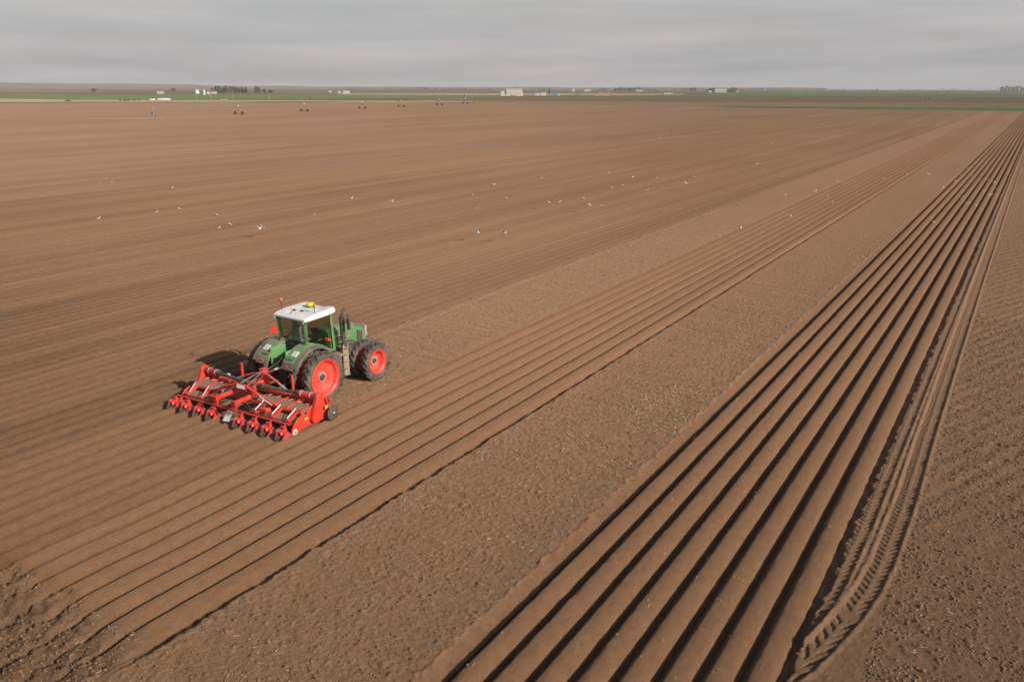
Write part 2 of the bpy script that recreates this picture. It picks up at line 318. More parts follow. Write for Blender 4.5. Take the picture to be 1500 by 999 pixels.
def soil_mat():
    M_ = bpy.data.materials.new('soil'); M_.use_nodes = True; t = M_.node_tree; n = t.nodes; l = t.links; p = n['Principled BSDF']
    p.inputs['Roughness'].default_value = 1; p.inputs['Specular IOR Level'].default_value = .1; p.inputs['Diffuse Roughness'].default_value = 1
    g = n.new('ShaderNodeNewGeometry'); at_ = n.new('ShaderNodeAttribute'); at_.attribute_name = 'rough'
    def noise(scale, sc=(1,1,1), det=4, ro=.6, off=(0,0,0)):
        m_ = n.new('ShaderNodeMapping'); m_.inputs['Scale'].default_value = sc; m_.inputs['Location'].default_value = off; l.new(g.outputs['Position'], m_.inputs['Vector'])
        q = n.new('ShaderNodeTexNoise'); q.inputs['Scale'].default_value = scale; q.inputs['Detail'].default_value = det; q.inputs['Roughness'].default_value = ro
        l.new(m_.outputs[0], q.inputs['Vector']); return q.outputs['Fac']
    def mr(v, a, b, c, d):
        q = n.new('ShaderNodeMapRange'); q.inputs[1].default_value = a; q.inputs[2].default_value = b; q.inputs[3].default_value = c; q.inputs[4].default_value = d
        l.new(v, q.inputs[0]); return q.outputs[0]
    def mul(a, b, op='MULTIPLY'):
        q = n.new('ShaderNodeMath'); q.operation = op
        for i, v in enumerate((a, b)):
            if isinstance(v, (int, float)): q.inputs[i].default_value = v
            else: l.new(v, q.inputs[i])
        return q.outputs[0]
    def mixc(f, a, b, mode='MIX'):
        q = n.new('ShaderNodeMix'); q.data_type = 'RGBA'; q.blend_type = mode
        if isinstance(f, (int, float)): q.inputs[0].default_value = f
        else: l.new(f, q.inputs[0])
        for i, v in ((6, a), (7, b)):
            if isinstance(v, tuple): q.inputs[i].default_value = (*v, 1)
            else: l.new(v, q.inputs[i])
        return q.outputs[2]
    # damp and dry soil: long streaks along the passes, broad patches, grain
    streak = noise(1, (.42, .006, 0), 3, .55); streak2 = noise(1, (1.6, .012, 0), 2, .5, (7, 3, 0)); patch = noise(.035, (1, .45, 1), 4, .6)
    bands = noise(1, (.035, .010, 0), 3, .55, (3, 8, 0))
    sx = n.new('ShaderNodeSeparateXYZ'); l.new(g.outputs['Position'], sx.inputs[0])
    leftw = mr(sx.outputs['X'], -27.6, -27.1, 1, .25)        # older passes to the left have dried unevenly
    f1 = mr(streak, .36, .64, -1, 1); f2 = mr(streak2, .36, .64, -1, 1); f3 = mr(patch, .3, .7, -1, 1); f4 = mr(bands, .35, .65, -1, 1)
    tone = mul(mul(mul(f1, .10), mul(f2, .06), 'ADD'), leftw)
    tone = mul(tone, mul(mul(f3, .08), mul(mul(f4, .05), leftw), 'ADD'), 'ADD')
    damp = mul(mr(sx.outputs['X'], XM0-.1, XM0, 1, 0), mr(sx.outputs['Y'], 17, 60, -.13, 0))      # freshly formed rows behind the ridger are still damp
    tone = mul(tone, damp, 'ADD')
    tone = mul(tone, mr(sx.outputs['Y'], 4, 34, -.32, 0), 'ADD')            # near end of the field darkened, vignette shade painted into the soil
    tone = mul(tone, mul(mr(sx.outputs['X'], -60, -22, -.13, 0), mr(sx.outputs['Y'], 30, 120, 1, .35)), 'ADD')  # darker towards the left as well, vignette put into the soil colour
    tone = mul(tone, mul(mr(sx.outputs['Y'], 7.4, 8.8, -.30, 0), mr(sx.outputs['X'], XM1-.1, XM1+.1, 1, 0)), 'ADD')   # headland made darker
    grain = noise(24, (1,1,1), 3, .7); grain2 = noise(5, (1, .6, 1), 4, .7)
    tone = mul(tone, mul(mr(grain, .3, .7, -.10, .10), mr(grain2, .3, .7, -.11, .11), 'ADD'), 'ADD')
    tone = mul(tone, 1.0, 'ADD')
    base = mixc(at_.outputs['Fac'], (.238,.131,.074), (.290,.171,.101))
    base = mixc(mr(sx.outputs['X'], XT0+.05, XT0-.05, 0, 1), base, (.206,.119,.070))     # older passes
    # far smooth part of the field is paler
    far = mr(sx.outputs['X'], XL0+.3, XL0-4, 0, 1)
    base = mixc(far, base, (.214,.127,.078))
    col = mixc(1.0, base, tone, 'MULTIPLY')
    # bits of pale straw trodden in the unworked strips
    sp = noise(15, (1, 1.6, 1), 2, .6, (5,5,5)); spm = mul(mr(sp, .69, .73, 0, .8), mul(at_.outputs['Fac'], mr(noise(.5, (1,1,1), 2, .5), .40, .62, .0, .8)))
    col = mixc(spm, col, (.42,.31,.20))
    l.new(col, p.inputs['Base Color'])
    hsum = mul(mul(noise(60, (1,1,1), 3, .8), 1.0), mul(noise(24, (.7,1.3,1), 4, .8), .5), 'ADD')
    b = n.new('ShaderNodeBump'); b.inputs['Distance'].default_value = .03; l.new(hsum, b.inputs['Height']); l.new(mr(at_.outputs['Fac'], 0, 1, .5, .85), b.inputs['Strength'])
    l.new(b.outputs[0], p.inputs['Normal']); return M_
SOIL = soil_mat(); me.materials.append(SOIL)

# ------------------------------------------------------------------ far ground, fields, hills
def cover_mat(name, c0, c1, sc=(.02,.02,1), scale=1, rough=1):
    M_ = bpy.data.materials.new(name); M_.use_nodes = True; t = M_.node_tree; n = t.nodes; l = t.links; p = n['Principled BSDF']
    p.inputs['Roughness'].default_value = rough; p.inputs['Specular IOR Level'].default_value = .1; p.inputs['Diffuse Roughness'].default_value = 1
    g = n.new('ShaderNodeNewGeometry'); m_ = n.new('ShaderNodeMapping'); m_.inputs['Scale'].default_value = sc; l.new(g.outputs['Position'], m_.inputs['Vector'])
    q = n.new('ShaderNodeTexNoise'); q.inputs['Scale'].default_value = scale; q.inputs['Detail'].default_value = 6; l.new(m_.outputs[0], q.inputs['Vector'])
    r_ = n.new('ShaderNodeValToRGB'); r_.color_ramp.elements[0].position = .35; r_.color_ramp.elements[1].position = .65
    r_.color_ramp.elements[0].color = (*c0, 1); r_.color_ramp.elements[1].color = (*c1, 1); l.new(q.outputs['Fac'], r_.inputs[0]); l.new(r_.outputs[0], p.inputs['Base Color']); return M_
def poly_sheet(name, pts, z, m_, label=None):
    if sum(a[0]*b[1]-b[0]*a[1] for a, b in zip(pts, pts[1:]+pts[:1])) < 0: pts = pts[::-1]
    me_ = bpy.data.meshes.new(name); me_.from_pydata([(x, y, z) for x, y in pts], [], [tuple(range(len(pts)))]); me_.materials.append(m_)
    o = link(bpy.data.objects.new(name, me_)); return tag(o, label, kind='structure')
NS = 96
mb = MB(); rings = [0, 300, 800, 2000, 4500, 7600]
vs = [(0,0,-.75)]
for q in rings[1:]: vs += [(q*math.cos(2*math.pi*k/NS), q*math.sin(2*math.pi*k/NS), -.75) for k in range(NS)]
fs = [(0, 1+k, 1+(k+1) % NS) for k in range(NS)]
for j in range(len(rings)-2): fs += [(1+j*NS+k, 1+(j+1)*NS+k, 1+(j+1)*NS+(k+1) % NS, 1+j*NS+(k+1) % NS) for k in range(NS)]
mb.add(vs, fs)
pl = mb.build('plain_ground', cover_mat('plain_soil', (.085,.060,.048), (.13,.095,.07), (.0011,.004,1)), smooth=False); tag(pl, kind='structure')
G1 = cover_mat('young_crop', (.075,.105,.035), (.10,.135,.045), (.004,.02,1)); G2 = cover_mat('grass_bright', (.05,.125,.03), (.065,.15,.035), (.01,.05,1))
TAN = cover_mat('tan_stubble', (.24,.175,.12), (.30,.215,.15), (.01,.03,1)); DRT = cover_mat('dirt_track', (.25,.17,.12), (.33,.24,.17), (.01,.05,1))
BRN = cover_mat('dark_tilled', (.11,.070,.045), (.14,.088,.055), (.003,.03,1)); OLV = cover_mat('olive_stubble', (.15,.11,.055), (.18,.13,.07), (.003,.03,1))
DGR = cover_mat('dark_grass', (.04,.065,.02), (.06,.085,.03), (.02,.05,1))
def ts(name, pts, z, m_): return poly_sheet(name, pts, z, m_)
ts('stubble_field', [(-1063,1092),(-956,1152),(-790,1199),(-562,1457),(-701,1816),(-880,1722),(-1257,1292)], -.68, TAN)
ts('brown_field', [(-396,560),(-250,600),(-120,640),(60,640),(60,1612),(-211,1427),(-469,1216),(-603,1134),(-690,1010),(-600,700)], -.66, BRN)
ts('olive_field', [(-640,380),(-415,470),(-200,530),(60,530),(60,950),(-177.5,850),(-309.7,747),(-470,690),(-585,620),(-700,500)], -.60, OLV)
ts('green_field', [(-941,414),(-775,468),(-691,485),(-632,599),(-648,732),(-604,908),(-783,1188),(-1043,1072),(-1246,875),(-1400,560)], -.52, G1)
ts('far_green_field', [(-687,1016),(-613,1153),(-477,1237),(-303,1374),(-213,1439),(60,1612),(90,3084),(-464,3126),(-673,2245),(-585,1517),(-669,1259),(-776,1177)], -.58, G1)
ts('pale_field', [(-2188,966),(-1983,1200),(-2363,1431),(-2755,1216)], -.62, OLV)
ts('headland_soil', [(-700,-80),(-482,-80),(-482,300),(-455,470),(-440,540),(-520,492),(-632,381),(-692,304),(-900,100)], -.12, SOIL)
ts('dirt_road', [(-743,326),(-688,397),(-628,440),(-563,535),(-417,596),(-438,625),(-611,580),(-691,485),(-775,468),(-968,426),(-1400,200),(-1300,60)], -.42, DRT)
ts('verge_grass', [(-740,250),(-632,381),(-580,438),(-518,491),(-450,542),(-471,567),(-545,517),(-628,440),(-740,325),(-860,230)], -.34, DGR)
ts('grass_strip', [(-211,574),(-133,567.6),(-83,566),(-37,558),(60,542),(60,628),(-42,626),(-90,617),(-140,597.5)], -.30, G2)
ts('pivot_access_track', [(-299,205),(-307,191),(-313,180),(-306,178),(-300,187),(-292,200)], .07, DRT)

def hills():
    mb = MB(); n = 150; rows = 7
    vs = []
    for k in range(n):
        az = R(12 + 92*k/(n-1))           # degrees left of the row direction
        for j in range(rows):
            d = 5200+j*330; prof = math.sin(math.pi*j/(rows-1))**1.1
            a = math.degrees(az)
            hh = 13 + 19*max(0, min(1, (a-50)/14)) + 5*vnoise(np.array([a*.35]), np.array([j*.3+2.]), 91)[0] + 6*vnoise(np.array([a*1.1]), np.array([j*.5]), 92)[0]*max(0, min(1, (a-34)/14))
            hh += 3*math.exp(-((a-57)/3)**2)
            vs.append((-d*math.sin(az), d*math.cos(az), -1+hh*prof))
    fs = [(k*rows+j, (k+1)*rows+j, (k+1)*rows+j+1, k*rows+j+1) for k in range(n-1) for j in range(rows-1)]
    mb.add(vs, fs); o = mb.build('hills', cover_mat('hill_grass', (.085,.07,.055), (.19,.145,.10), (.0006,.0025,1)), angle=80); tag(o, kind='structure')
hills()

# ------------------------------------------------------------------ loose clods and straw in the unworked strips
def scatter():
    spots = []
    def put(n_, x0, x1, y0, y1, pw=1.6, hf=None):
        y = y0+(y1-y0)*rng.random(n_)**pw; x = x0+(x1-x0)*rng.random(n_); z = hf(x, y); return np.stack([x, y, z], -1)
    P = np.concatenate([put(17000, XM1+.4, XR0-.6, 3, 45, 1.5, h_mid), put(13000, -1.25, 2.2, 13, 50, 1.5, h_right), put(6000, XT0+.3, XM0-.6, 20, 60, 1.4, h_tractor),
        put(500, XR1+.42, -2.0, 15, 40, 1.3, h_right), put(6000, XM0, XM1, 2, 8.3, 1, h_bed_m)])
    keep = vnoise(P[:,0]*1.2, P[:,1]*3.2, 101) > .30; P = P[keep]
    n_ = len(P); s = (.007+.026*rng.random(n_)**3); t = (1+5**.5)/2
    ico = np.array([(-1,t,0),(1,t,0),(-1,-t,0),(1,-t,0),(0,-1,t),(0,1,t),(0,-1,-t),(0,1,-t),(t,0,-1),(t,0,1),(-t,0,-1),(-t,0,1)])/1.9
    fc = np.array([(0,11,5),(0,5,1),(0,1,7),(0,7,10),(0,10,11),(1,5,9),(5,11,4),(11,10,2),(10,7,6),(7,1,8),(3,9,4),(3,4,2),(3,2,6),(3,6,8),(3,8,9),(4,9,5),(2,4,11),(6,2,10),(8,6,7),(9,8,1)])
    vv = ico[None]*(1+.7*(rng.random((n_,12,1))-.5))*(s*(1+.45*(P[:,0] > -1.3)+.5*(P[:,1] < 8.4)*(P[:,0] < XM1)))[:,None,None]*np.array([1.3,1,.85])+P[:,None,:]
    ff = fc[None]+12*np.arange(n_)[:,None,None]
    def tri_mesh(name, v, f, m_, lab):
        m2 = bpy.data.meshes.new(name); m2.vertices.add(len(v)); m2.vertices.foreach_set('co', v.astype(np.float32).ravel()); k = f.shape[1]
        m2.loops.add(f.size); m2.loops.foreach_set('vertex_index', f.astype(np.int32).ravel()); m2.polygons.add(len(f)); m2.polygons.foreach_set('loop_start', np.arange(0, f.size, k, dtype=np.int32))
        m2.update(calc_edges=True); m2.materials.append(m_); o = link(bpy.data.objects.new(name, m2)); return tag(o, lab, None, None, 'stuff')
    cm = mat('clod_soil', (.175,.105,.062), 1, var=.2, scale=9, bump=.4)
    o = tri_mesh('soil_clods', vv.reshape(-1,3), ff.reshape(-1,3), cm, 'loose brown soil clods lying on the unworked strips'); o['category'] = 'soil clods'
    Q = np.concatenate([put(2300, XM1+.3, XR0-.5, 3, 75, 1.5, h_mid), put(700, -1.25, 2.2, 13, 60, 1.5, h_right), put(2200, XT0+.3, XM0-.5, 20, 90, 1.4, h_tractor),
        put(900, -12.6, XR0-.5, 22, 31, 1, h_mid), put(900, XT0+.5, XT0+1.2, 23, 110, 1.2, h_tractor), put(420, XM0+1, XM1, 3.5, 8.4, 1, h_bed_m), put(220, XR0, XR1, 9, 40, 1.3, h_bed_r), put(350, XL0+25, XT0, 12, 60, 1, h_left)])
    k2 = vnoise(Q[:,0]*.8, Q[:,1]*.8, 102) > .42; Q = Q[k2]; n_ = len(Q); a = rng.random(n_)*math.pi; ln = .02+.05*rng.random(n_)**2; wd = .004+.005*rng.random(n_)
    wd = wd*(1+np.clip(Q[:,1]/30, 0, 3)); ti = (rng.random(n_)-.5)*.8
    d = np.stack([np.cos(a)*np.cos(ti), np.sin(a)*np.cos(ti), np.sin(ti)], -1)*ln[:,None]; sd_ = np.stack([-np.sin(a), np.cos(a), 0*a], -1)*wd[:,None]; up = np.array([0,0,1.])*wd[:,None]; Q[:,2] += .012
    vv = np.stack([Q-d-sd_, Q-d+sd_, Q-d+up*1.2, Q+d-sd_, Q+d+sd_, Q+d+up*1.2], 1); fc = np.array([(0,1,4,3),(1,2,5,4),(2,0,3,5)]); ff = fc[None]+6*np.arange(n_)[:,None,None]
    o = tri_mesh('straw_residue', vv.reshape(-1,3), ff.reshape(-1,4), mat('dry_straw', (.42,.31,.19), .8, var=.3), 'short pale bits of straw strewn over the brown soil'); o['category'] = 'straw'
scatter()

# ------------------------------------------------------------------ tractor
TX, TY = -24.1, 21.13
def lug_prof(D, wd, rimr):
    r = D/2-.045; h_ = wd/2
    return [(-h_*.82, rimr), (-h_*1.0, rimr+(r-rimr)*.35), (-h_*1.02, rimr+(r-rimr)*.65), (-h_*.92, r-.02), (-h_*.6, r), (0, r+.004), (h_*.6, r), (h_*.92, r-.02), (h_*1.02, rimr+(r-rimr)*.65), (h_*1.0, rimr+(r-rimr)*.35), (h_*.82, rimr)]
def wheel(parent, name, x, y, D, wd, rimr, side, deep, nl):
    wz = D/2-.012
    e = bpy.data.objects.new(name, None); e.location = (x, y, wz); e.empty_display_size = .2; link(e, parent)
    t = MB(); t.lathe(lug_prof(D, wd, rimr), n=44); r = D/2-.045
    for k in range(nl):
        for s_ in (-1, 1):
            a0 = 2*math.pi*(k+(.5 if s_ > 0 else 0))/nl; secs = []
            for j in range(4):
                q = j/3; xx = s_*(.012+(wd*.5-.0)*q*.98); ang = a0+q*wd*.42/r; hw = .030+.008*q; dr = .045 if j < 3 else .02
                sec = []
                for (da, rad) in ((-hw/r, r-.02), (-hw*.75/r, r+dr), (hw*.75/r, r+dr), (hw/r, r-.02)):
                    sec.append((xx, rad*math.cos(ang+da), rad*math.sin(ang+da)))
                secs.append(sec)
            xs_ = s_*wd*.52; secs.append([(xs_, (r-.10)*math.cos(ang+da), (r-.10)*math.sin(ang+da)) for da in (-.6*hw/r, -.3*hw/r, .3*hw/r, .6*hw/r)])
            t.loft(secs)
    t.build('tyre', RUBBER, e)
    o = side; H_ = wd*.41
    rm = MB().lathe([(o*(H_+.012), rimr+.006), (o*(H_+.02), rimr-.02), (o*(H_-.03), rimr-.045), (o*(H_-.06), rimr-.10), (o*(H_-.13), rimr-.12), (o*(H_-deep*.75), rimr-.15), (o*(H_-deep), rimr*.62), (o*(H_-deep-.02), rimr*.36), (o*(H_-deep+.03), rimr*.30), (o*(H_-deep+.03), .02)], n=44)
    rm.lathe([(-o*(H_+.01), rimr+.004), (-o*(H_-.02), rimr-.05), (-o*(H_-.12), rimr-.12), (o*(H_-.13), rimr-.125)], n=44)
    rm.build('rim', RIMRED, e)
    hx = o*(H_-deep+.03)
    hb = MB().tube((hx, 0, 0), (hx+o*.07, 0, 0), .105, .09, 16)
    hb.build('hub', BLACK, e)
    bt = MB().lathe([(hx,.13),(hx+o*.015,.13),(hx+o*.015,.20),(hx,.20)], n=24)
    for k in range(10):
        a = 2*math.pi*k/10; p_ = (hx, .165*math.cos(a), .165*math.sin(a)); bt.tube(p_, (hx+o*.035, p_[1], p_[2]), .018, .018, 6)
    bt.build('wheel_nuts', NUTS, e)
def make_tractor():
    T = empty('tractor', (TX, TY, 0), 0, 'large green tractor with white roof and red dual wheels working the brown field', 'tractor')
    for s_ in (1, -1):
        wheel(T, 'rear_wheel', s_*1.58, 0.03, 2.10, .37, .765, s_, .24, 22)
        wheel(T, 'rear_wheel', s_*.86, 0.03, 2.10, .40, .765, s_, .05, 22)
        wheel(T, 'front_wheel', s_*1.58, 3.12, 1.66, .33, .54, s_, .27, 19)
        wheel(T, 'front_wheel', s_*.84, 3.12, 1.66, .35, .54, s_, .10, 19)
    MB().tube((-1.6,0,1.03), (1.6,0,1.03), .13, n=14).box((0,0,1.1), (.75,.7,.7)).build('rear_axle', BLACK, T, bevel=.03)
    MB().tube((-1.45,3.05,.82), (1.45,3.05,.82), .09, n=12).box((0,3.05,.85), (.6,.4,.35)).beam((-.3,3.2,.9), (.3,3.2,.9), .1, .2).build('front_axle', BLACK, T, bevel=.02)
    MB().box((0,1.5,1.15), (.62,4.0,.62)).box((0,-.3,1.35), (.5,.7,.75)).box((0,2.6,1.3), (.5,1.6,.5)).build('chassis', BLACK, T, bevel=.03)
    # bonnet: lofted, sloping down to the nose
    secs = []
    for y, wtop, wbot, zt, zb in ((1.42,.36,.44,2.42,1.62), (2.2,.36,.45,2.38,1.50), (3.0,.34,.45,2.32,1.42), (3.5,.31,.43,2.19,1.36), (3.80,.27,.40,2.05,1.34), (3.90,.20,.33,1.93,1.40)):
        secs.append([(-wbot,y,zb), (-wbot-.01,y,zt-.42), (-wtop-.05,y,zt-.12), (-wtop*.75,y,zt-.015), (0,y,zt+.02), (wtop*.75,y,zt-.015), (wtop+.05,y,zt-.12), (wbot+.01,y,zt-.42), (wbot,y,zb)])
    MB().loft(secs).build('bonnet', GREEN_CLEAN, T, angle=28)
    g_ = []
    for y, wt, zt in ((3.08,.31,2.35), (3.5,.29,2.24), (3.80,.245,2.10), (3.94,.18,1.94)):
        g_.append([(-wt-.05,y,zt-.16), (-wt*.8,y,zt-.025), (0,y,zt+.015), (wt*.8,y,zt-.025), (wt+.05,y,zt-.16)])
    MB().loft(g_).build('bonnet_nose_screen', PLASTIC, T)
    for s_ in (-1, 1):
        MB().prism([(3.22,1.52),(3.52,1.46),(3.56,1.92),(3.26,2.0)], s_*.452, s_*.468).build('side_grille', BLACK, T)
        MB().prism([(1.55,2.02),(2.5,2.10),(2.62,2.15),(1.55,2.09)], s_*.452, s_*.462).build('bonnet_stripe', RED, T)
        MB().prism([(1.55,1.98),(2.2,2.035),(2.25,2.06),(1.55,2.012)], s_*.453, s_*.461).build('bonnet_stripe', STICK, T)
        MB().box((s_*.30,3.93,1.66), (.16,.03,.12)).build('headlight', LENS, T)
    MB().box((.62,2.25,1.45), (.34,1.0,.55)).build('engine_side_box', BLACK, T, bevel=.03)
    MB().box((-.62,2.25,1.35), (.3,.9,.5)).build('engine_side_box', BLACK, T, bevel=.03)
    # cab
    rp = {}
    A_ = [(-.72,.08,2.20), (.74,.08,2.20), (.78,1.50,1.62), (-.78,1.50,1.62)]; B_ = [(-.76,.02,3.24), (.80,.02,3.24), (.76,1.42,3.24), (-.76,1.42,3.24)]
    cf = MB()
    for i_, (a, b) in enumerate(zip(A_, B_)): cf.beam(a, b, .12 if i_ < 2 else .085, .10)
    for s_ in (-1, 1):
        cf.path([(s_*.80,-.06,2.35), (s_*.82,.30,2.22), (s_*.82,.80,2.02), (s_*.80,1.20,1.75), (s_*.79,1.48,1.62)], .04)
        cf.path([(s_*.73,.07,2.50), (s_*.68,.06,2.34), (s_*.55,.05,2.24), (s_*.35,.04,2.19), (0,.03,2.17)], .055)
    cf.build('cab_frame', GREEN_CLEAN, T)
    MB().box((0,.03,3.20), (1.5,.06,.07)).box((0,1.42,3.2), (1.5,.06,.07)).box((.79,.66,3.2), (.05,1.5,.06)).box((-.79,.66,3.2), (.05,1.5,.06)).build('window_seal', BLACK, T)
    MB().prism([(-.02,1.75),(1.46,1.30),(1.46,1.62),(1.2,1.74),(.8,2.0),(.3,2.2),(-.02,2.26)], -.70, .70).build('cab_base', DARKIN, T)
    MB().add([(-.70,.045,2.25),(.70,.045,2.25),(.76,.0,3.17),(-.74,.0,3.17)], [(0,1,2,3)]).build('rear_window', GLASS, T)
    MB().add([(-.70,1.50,1.9),(.70,1.50,1.9),(.72,1.43,3.17),(-.72,1.43,3.17)], [(0,1,2,3)]).build('windscreen', GLASS, T)
    for s_ in (-1, 1):
        MB().add([(s_*.80,0,2.38),(s_*.81,.30,2.26),(s_*.81,.80,2.06),(s_*.79,1.20,1.8),(s_*.785,1.44,1.68),(s_*.77,1.40,3.17),(s_*.80,-.04,3.17)], [tuple(range(7))]).build('side_window', GLASS, T)
        MB().box((s_*.83,.70,2.30), (.03,.20,.05)).build('door_handle', BLACK, T)
    MB().box((.05,.45,2.28), (.52,.50,.14)).build('driver_seat', SEATM, T, bevel=.04)
    MB().box((.05,.20,2.62), (.50,.13,.62), Matrix.Rotation(R(-8), 3, 'X')).box((.05,.16,3.0), (.26,.10,.16)).build('seat_backrest', SEATM, T, bevel=.04)
    MB().box((.42,.55,2.42), (.10,.45,.10)).beam((.44,.75,2.42), (.50,.85,2.62), .05, .05).box((.50,.85,2.62), (.26,.05,.2)).build('armrest_console', DARKIN, T, bevel=.02)
    st = MB(); n_ = 20; c_ = Vector((.05,1.02,2.55)); rot = Matrix.Rotation(R(-28), 3, 'X')
    ring = [c_+rot @ Vector((.20*math.cos(2*math.pi*k/n_), .20*math.sin(2*math.pi*k/n_), 0)) for k in range(n_+1)]
    st.path(ring, .018, 6); st.tube(c_, (.05,1.3,2.05), .04).beam(ring[0], ring[10], .03, .02); st.build('steering_wheel', DARKIN, T)
    # roof: crowned slab with raised front corners
    rs = []
    for y, wx, zt, zb, ear in ((-.10,.92,3.31,3.24,0), (.02,.95,3.37,3.24,0), (.5,.96,3.43,3.25,.0), (1.1,.93,3.45,3.25,.0), (1.45,.88,3.44,3.25,.03), (1.66,.82,3.40,3.26,.055)):
        rs.append([(-wx,y,zb), (-wx-.01,y,zt-.06), (-wx*.93,y,zt+ear), (-wx*.55,y,zt+ear*.9), (-wx*.38,y,zt-ear*.3), (0,y,zt-ear*.3), (wx*.38,y,zt-ear*.3), (wx*.55,y,zt+ear*.9), (wx*.93,y,zt+ear), (wx+.01,y,zt-.06), (wx,y,zb)])
    roof = MB().loft(rs).build('cab_roof', WHITE, T, angle=30)
    MB().box((-.25,.45,3.45), (.10,.10,.05)).build('roof_vent', BLACK, roof); MB().box((.12,.52,3.455), (.11,.09,.05)).build('roof_vent', BLACK, roof)
    MB().prism([(.15,3.385),(1.05,3.445),(1.05,3.458),(.15,3.398)], -.45, -.43).build('roof_rib', WHITE, roof); MB().prism([(.15,3.385),(1.05,3.445),(1.05,3.458),(.15,3.398)], .43, .45).build('roof_rib', WHITE, roof)
    gb = MB().lathe([(0,.02),(0,.13),(.05,.165),(.10,.17)], (-.02,1.12,3.45), 20, 'Z').build('satellite_receiver', GREEN_CLEAN, T)
    MB().lathe([(.10,.172),(.14,.17),(.18,.14),(.20,.08),(.205,.01)], (-.02,1.12,3.45), 20, 'Z').build('receiver_dome', YELLOW, gb)
    for (x_, y_, z0, z1) in ((-.86,.33,3.40,3.74), (.72,.62,3.44,3.66)):
        b_ = MB().tube((x_,y_,z0-.04), (x_,y_,z1), .018, n=8).tube((x_,y_,z1), (x_,y_,z1+.04), .045, .05, 10).build('beacon_stalk', BLACK, T)
        MB().lathe([(0,.05),(.06,.056),(.11,.045),(.13,.01)], (x_,y_,z1+.04), 14, 'Z').build('warning_beacon', ORANGE, b_)
    MB().tube((-.05,.10,3.42), (-.05,.10,3.86), .006, n=5).tube((-.05,.10,3.42), (-.05,.10,3.50), .025, .012, 8).build('aerial', BLACK, T)
    for s_ in (-1, 1):
        wl = MB().box((s_*.83,-.06,3.19), (.17,.10,.12)).build('work_light', BLACK, T, bevel=.02)
        MB().tube((s_*.83,-.11,3.19), (s_*.83,-.125,3.19), .05, n=12).build('lens', LENS, wl)
    for x_ in (-.45, .35): MB().box((x_,-.02,3.23), (.36,.03,.04)).build('reflector_strip', DRED, T)
    # mudguards over the inner rear tyres
    for s_ in (-1, 1):
        def arc(x0, x1, r0, r1, a0, a1, n_=18):
            secs_ = []
            for k in range(n_+1):
                a = R(a0+(a1-a0)*k/n_); cy, sz = math.cos(a), math.sin(a)
                sag = .05*max(0, -cy)
                secs_.append([(s_*x0, r0*cy, 1.03+r0*sz-sag), (s_*x1, r0*cy, 1.03+r0*sz-sag), (s_*x1, r1*cy, 1.03+r1*sz-sag), (s_*(x0+x1)/2, (r1+.015)*cy, 1.03+(r1+.015)*sz-sag), (s_*x0, r1*cy, 1.03+r1*sz-sag)])
            return MB().loft(secs_)
        arc(.42, 1.04, 1.14, 1.22, 40, 141).build('rear_mudguard', GREEN, T)
        mg = arc(1.04, 1.27, 1.12, 1.21, 24, 150).build('mudguard_flare', PLASTIC, T)
        arc(.42, 1.06, 1.12, 1.215, 141.3, 154, 4).build('mudguard_tail', PLASTIC, T)
        MB().box((s_*.44,-.15,1.75), (.05,1.3,.75)).build('mudguard_inner_panel', GREEN, T, bevel=.03)
        a = R(121); rr_ = 1.245; c0 = Vector((s_*.77, rr_*math.cos(a), 1.03+rr_*math.sin(a)-.04)); q_ = Matrix.Rotation(a-R(90), 3, 'X')
        MB().box(c0+Vector((s_*.04,0,0)), (.27,.26,.025), q_).build('number_plate', STICK, T)
        gm = MB()
        for dx_, dy_ in ((-.07,.05),(.0,.05),(.06,.04),(-.06,-.04),(.02,-.05),(.08,-.04)): gm.box(c0+Vector((s_*.04,0,0))+q_ @ Vector((dx_,dy_,.016)), (.035,.05,.006), q_)
        gm.build('plate_marks', mat('faded_grey_ink', (.35,.3,.3), .7), T)
        a = R(148); MB().box((s_*.72, 1.225*math.cos(a), 1.03+1.225*math.sin(a)-.045), (.17,.05,.05), Matrix.Rotation(R(20), 3, 'X')).build('tail_light', SMV, T)
        # script on the mudguard
        cu = bpy.data.curves.new('t', 'FONT'); cu.body = 'VARIO'; cu.size = .13; cu.extrude = .004; cu.align_x = 'CENTER'; cu.shear = .2
        to = bpy.data.objects.new('t', cu); scene.collection.objects.link(to); dg = bpy.context.evaluated_depsgraph_get(); tm = bpy.data.meshes.new_from_object(to.evaluated_get(dg)); bpy.data.objects.remove(to)
        tm.materials.clear(); tm.materials.append(BLACK); lo = link(bpy.data.objects.new('mudguard_lettering', tm), T); a = R(137)
        lo.location = (s_*.70, 1.243*math.cos(a), 1.03+1.243*math.sin(a)-.04); lo.rotation_euler = (a-R(90), 0, 0)
        # front mudguards
        fg = []
        for k in range(9):
            a = R(60+k*9); rr_ = .93; fg.append([(s_*.64, 3.05+rr_*math.cos(a), .83+rr_*math.sin(a)), (s_*1.02, 3.05+rr_*math.cos(a), .83+rr_*math.sin(a)), (s_*1.02, 3.05+(rr_+.03)*math.cos(a), .83+(rr_+.03)*math.sin(a)), (s_*.64, 3.05+(rr_+.03)*math.cos(a), .83+(rr_+.03)*math.sin(a))])
        MB().beam((s_*.42,2.1,2.0), (s_*1.12,1.95,3.12), .03, .03) if False else None
        ma = MB().path([(s_*.84,1.50,3.16), (s_*1.05,1.80,3.16), (s_*1.28,1.93,3.10), (s_*1.28,1.93,2.95)], .022).build('mirror_arm', BLACK, T)
        MB().box((s_*1.28,1.93,2.74), (.17,.10,.50)).build('mirror_head', BLACK, ma, bevel=.03)
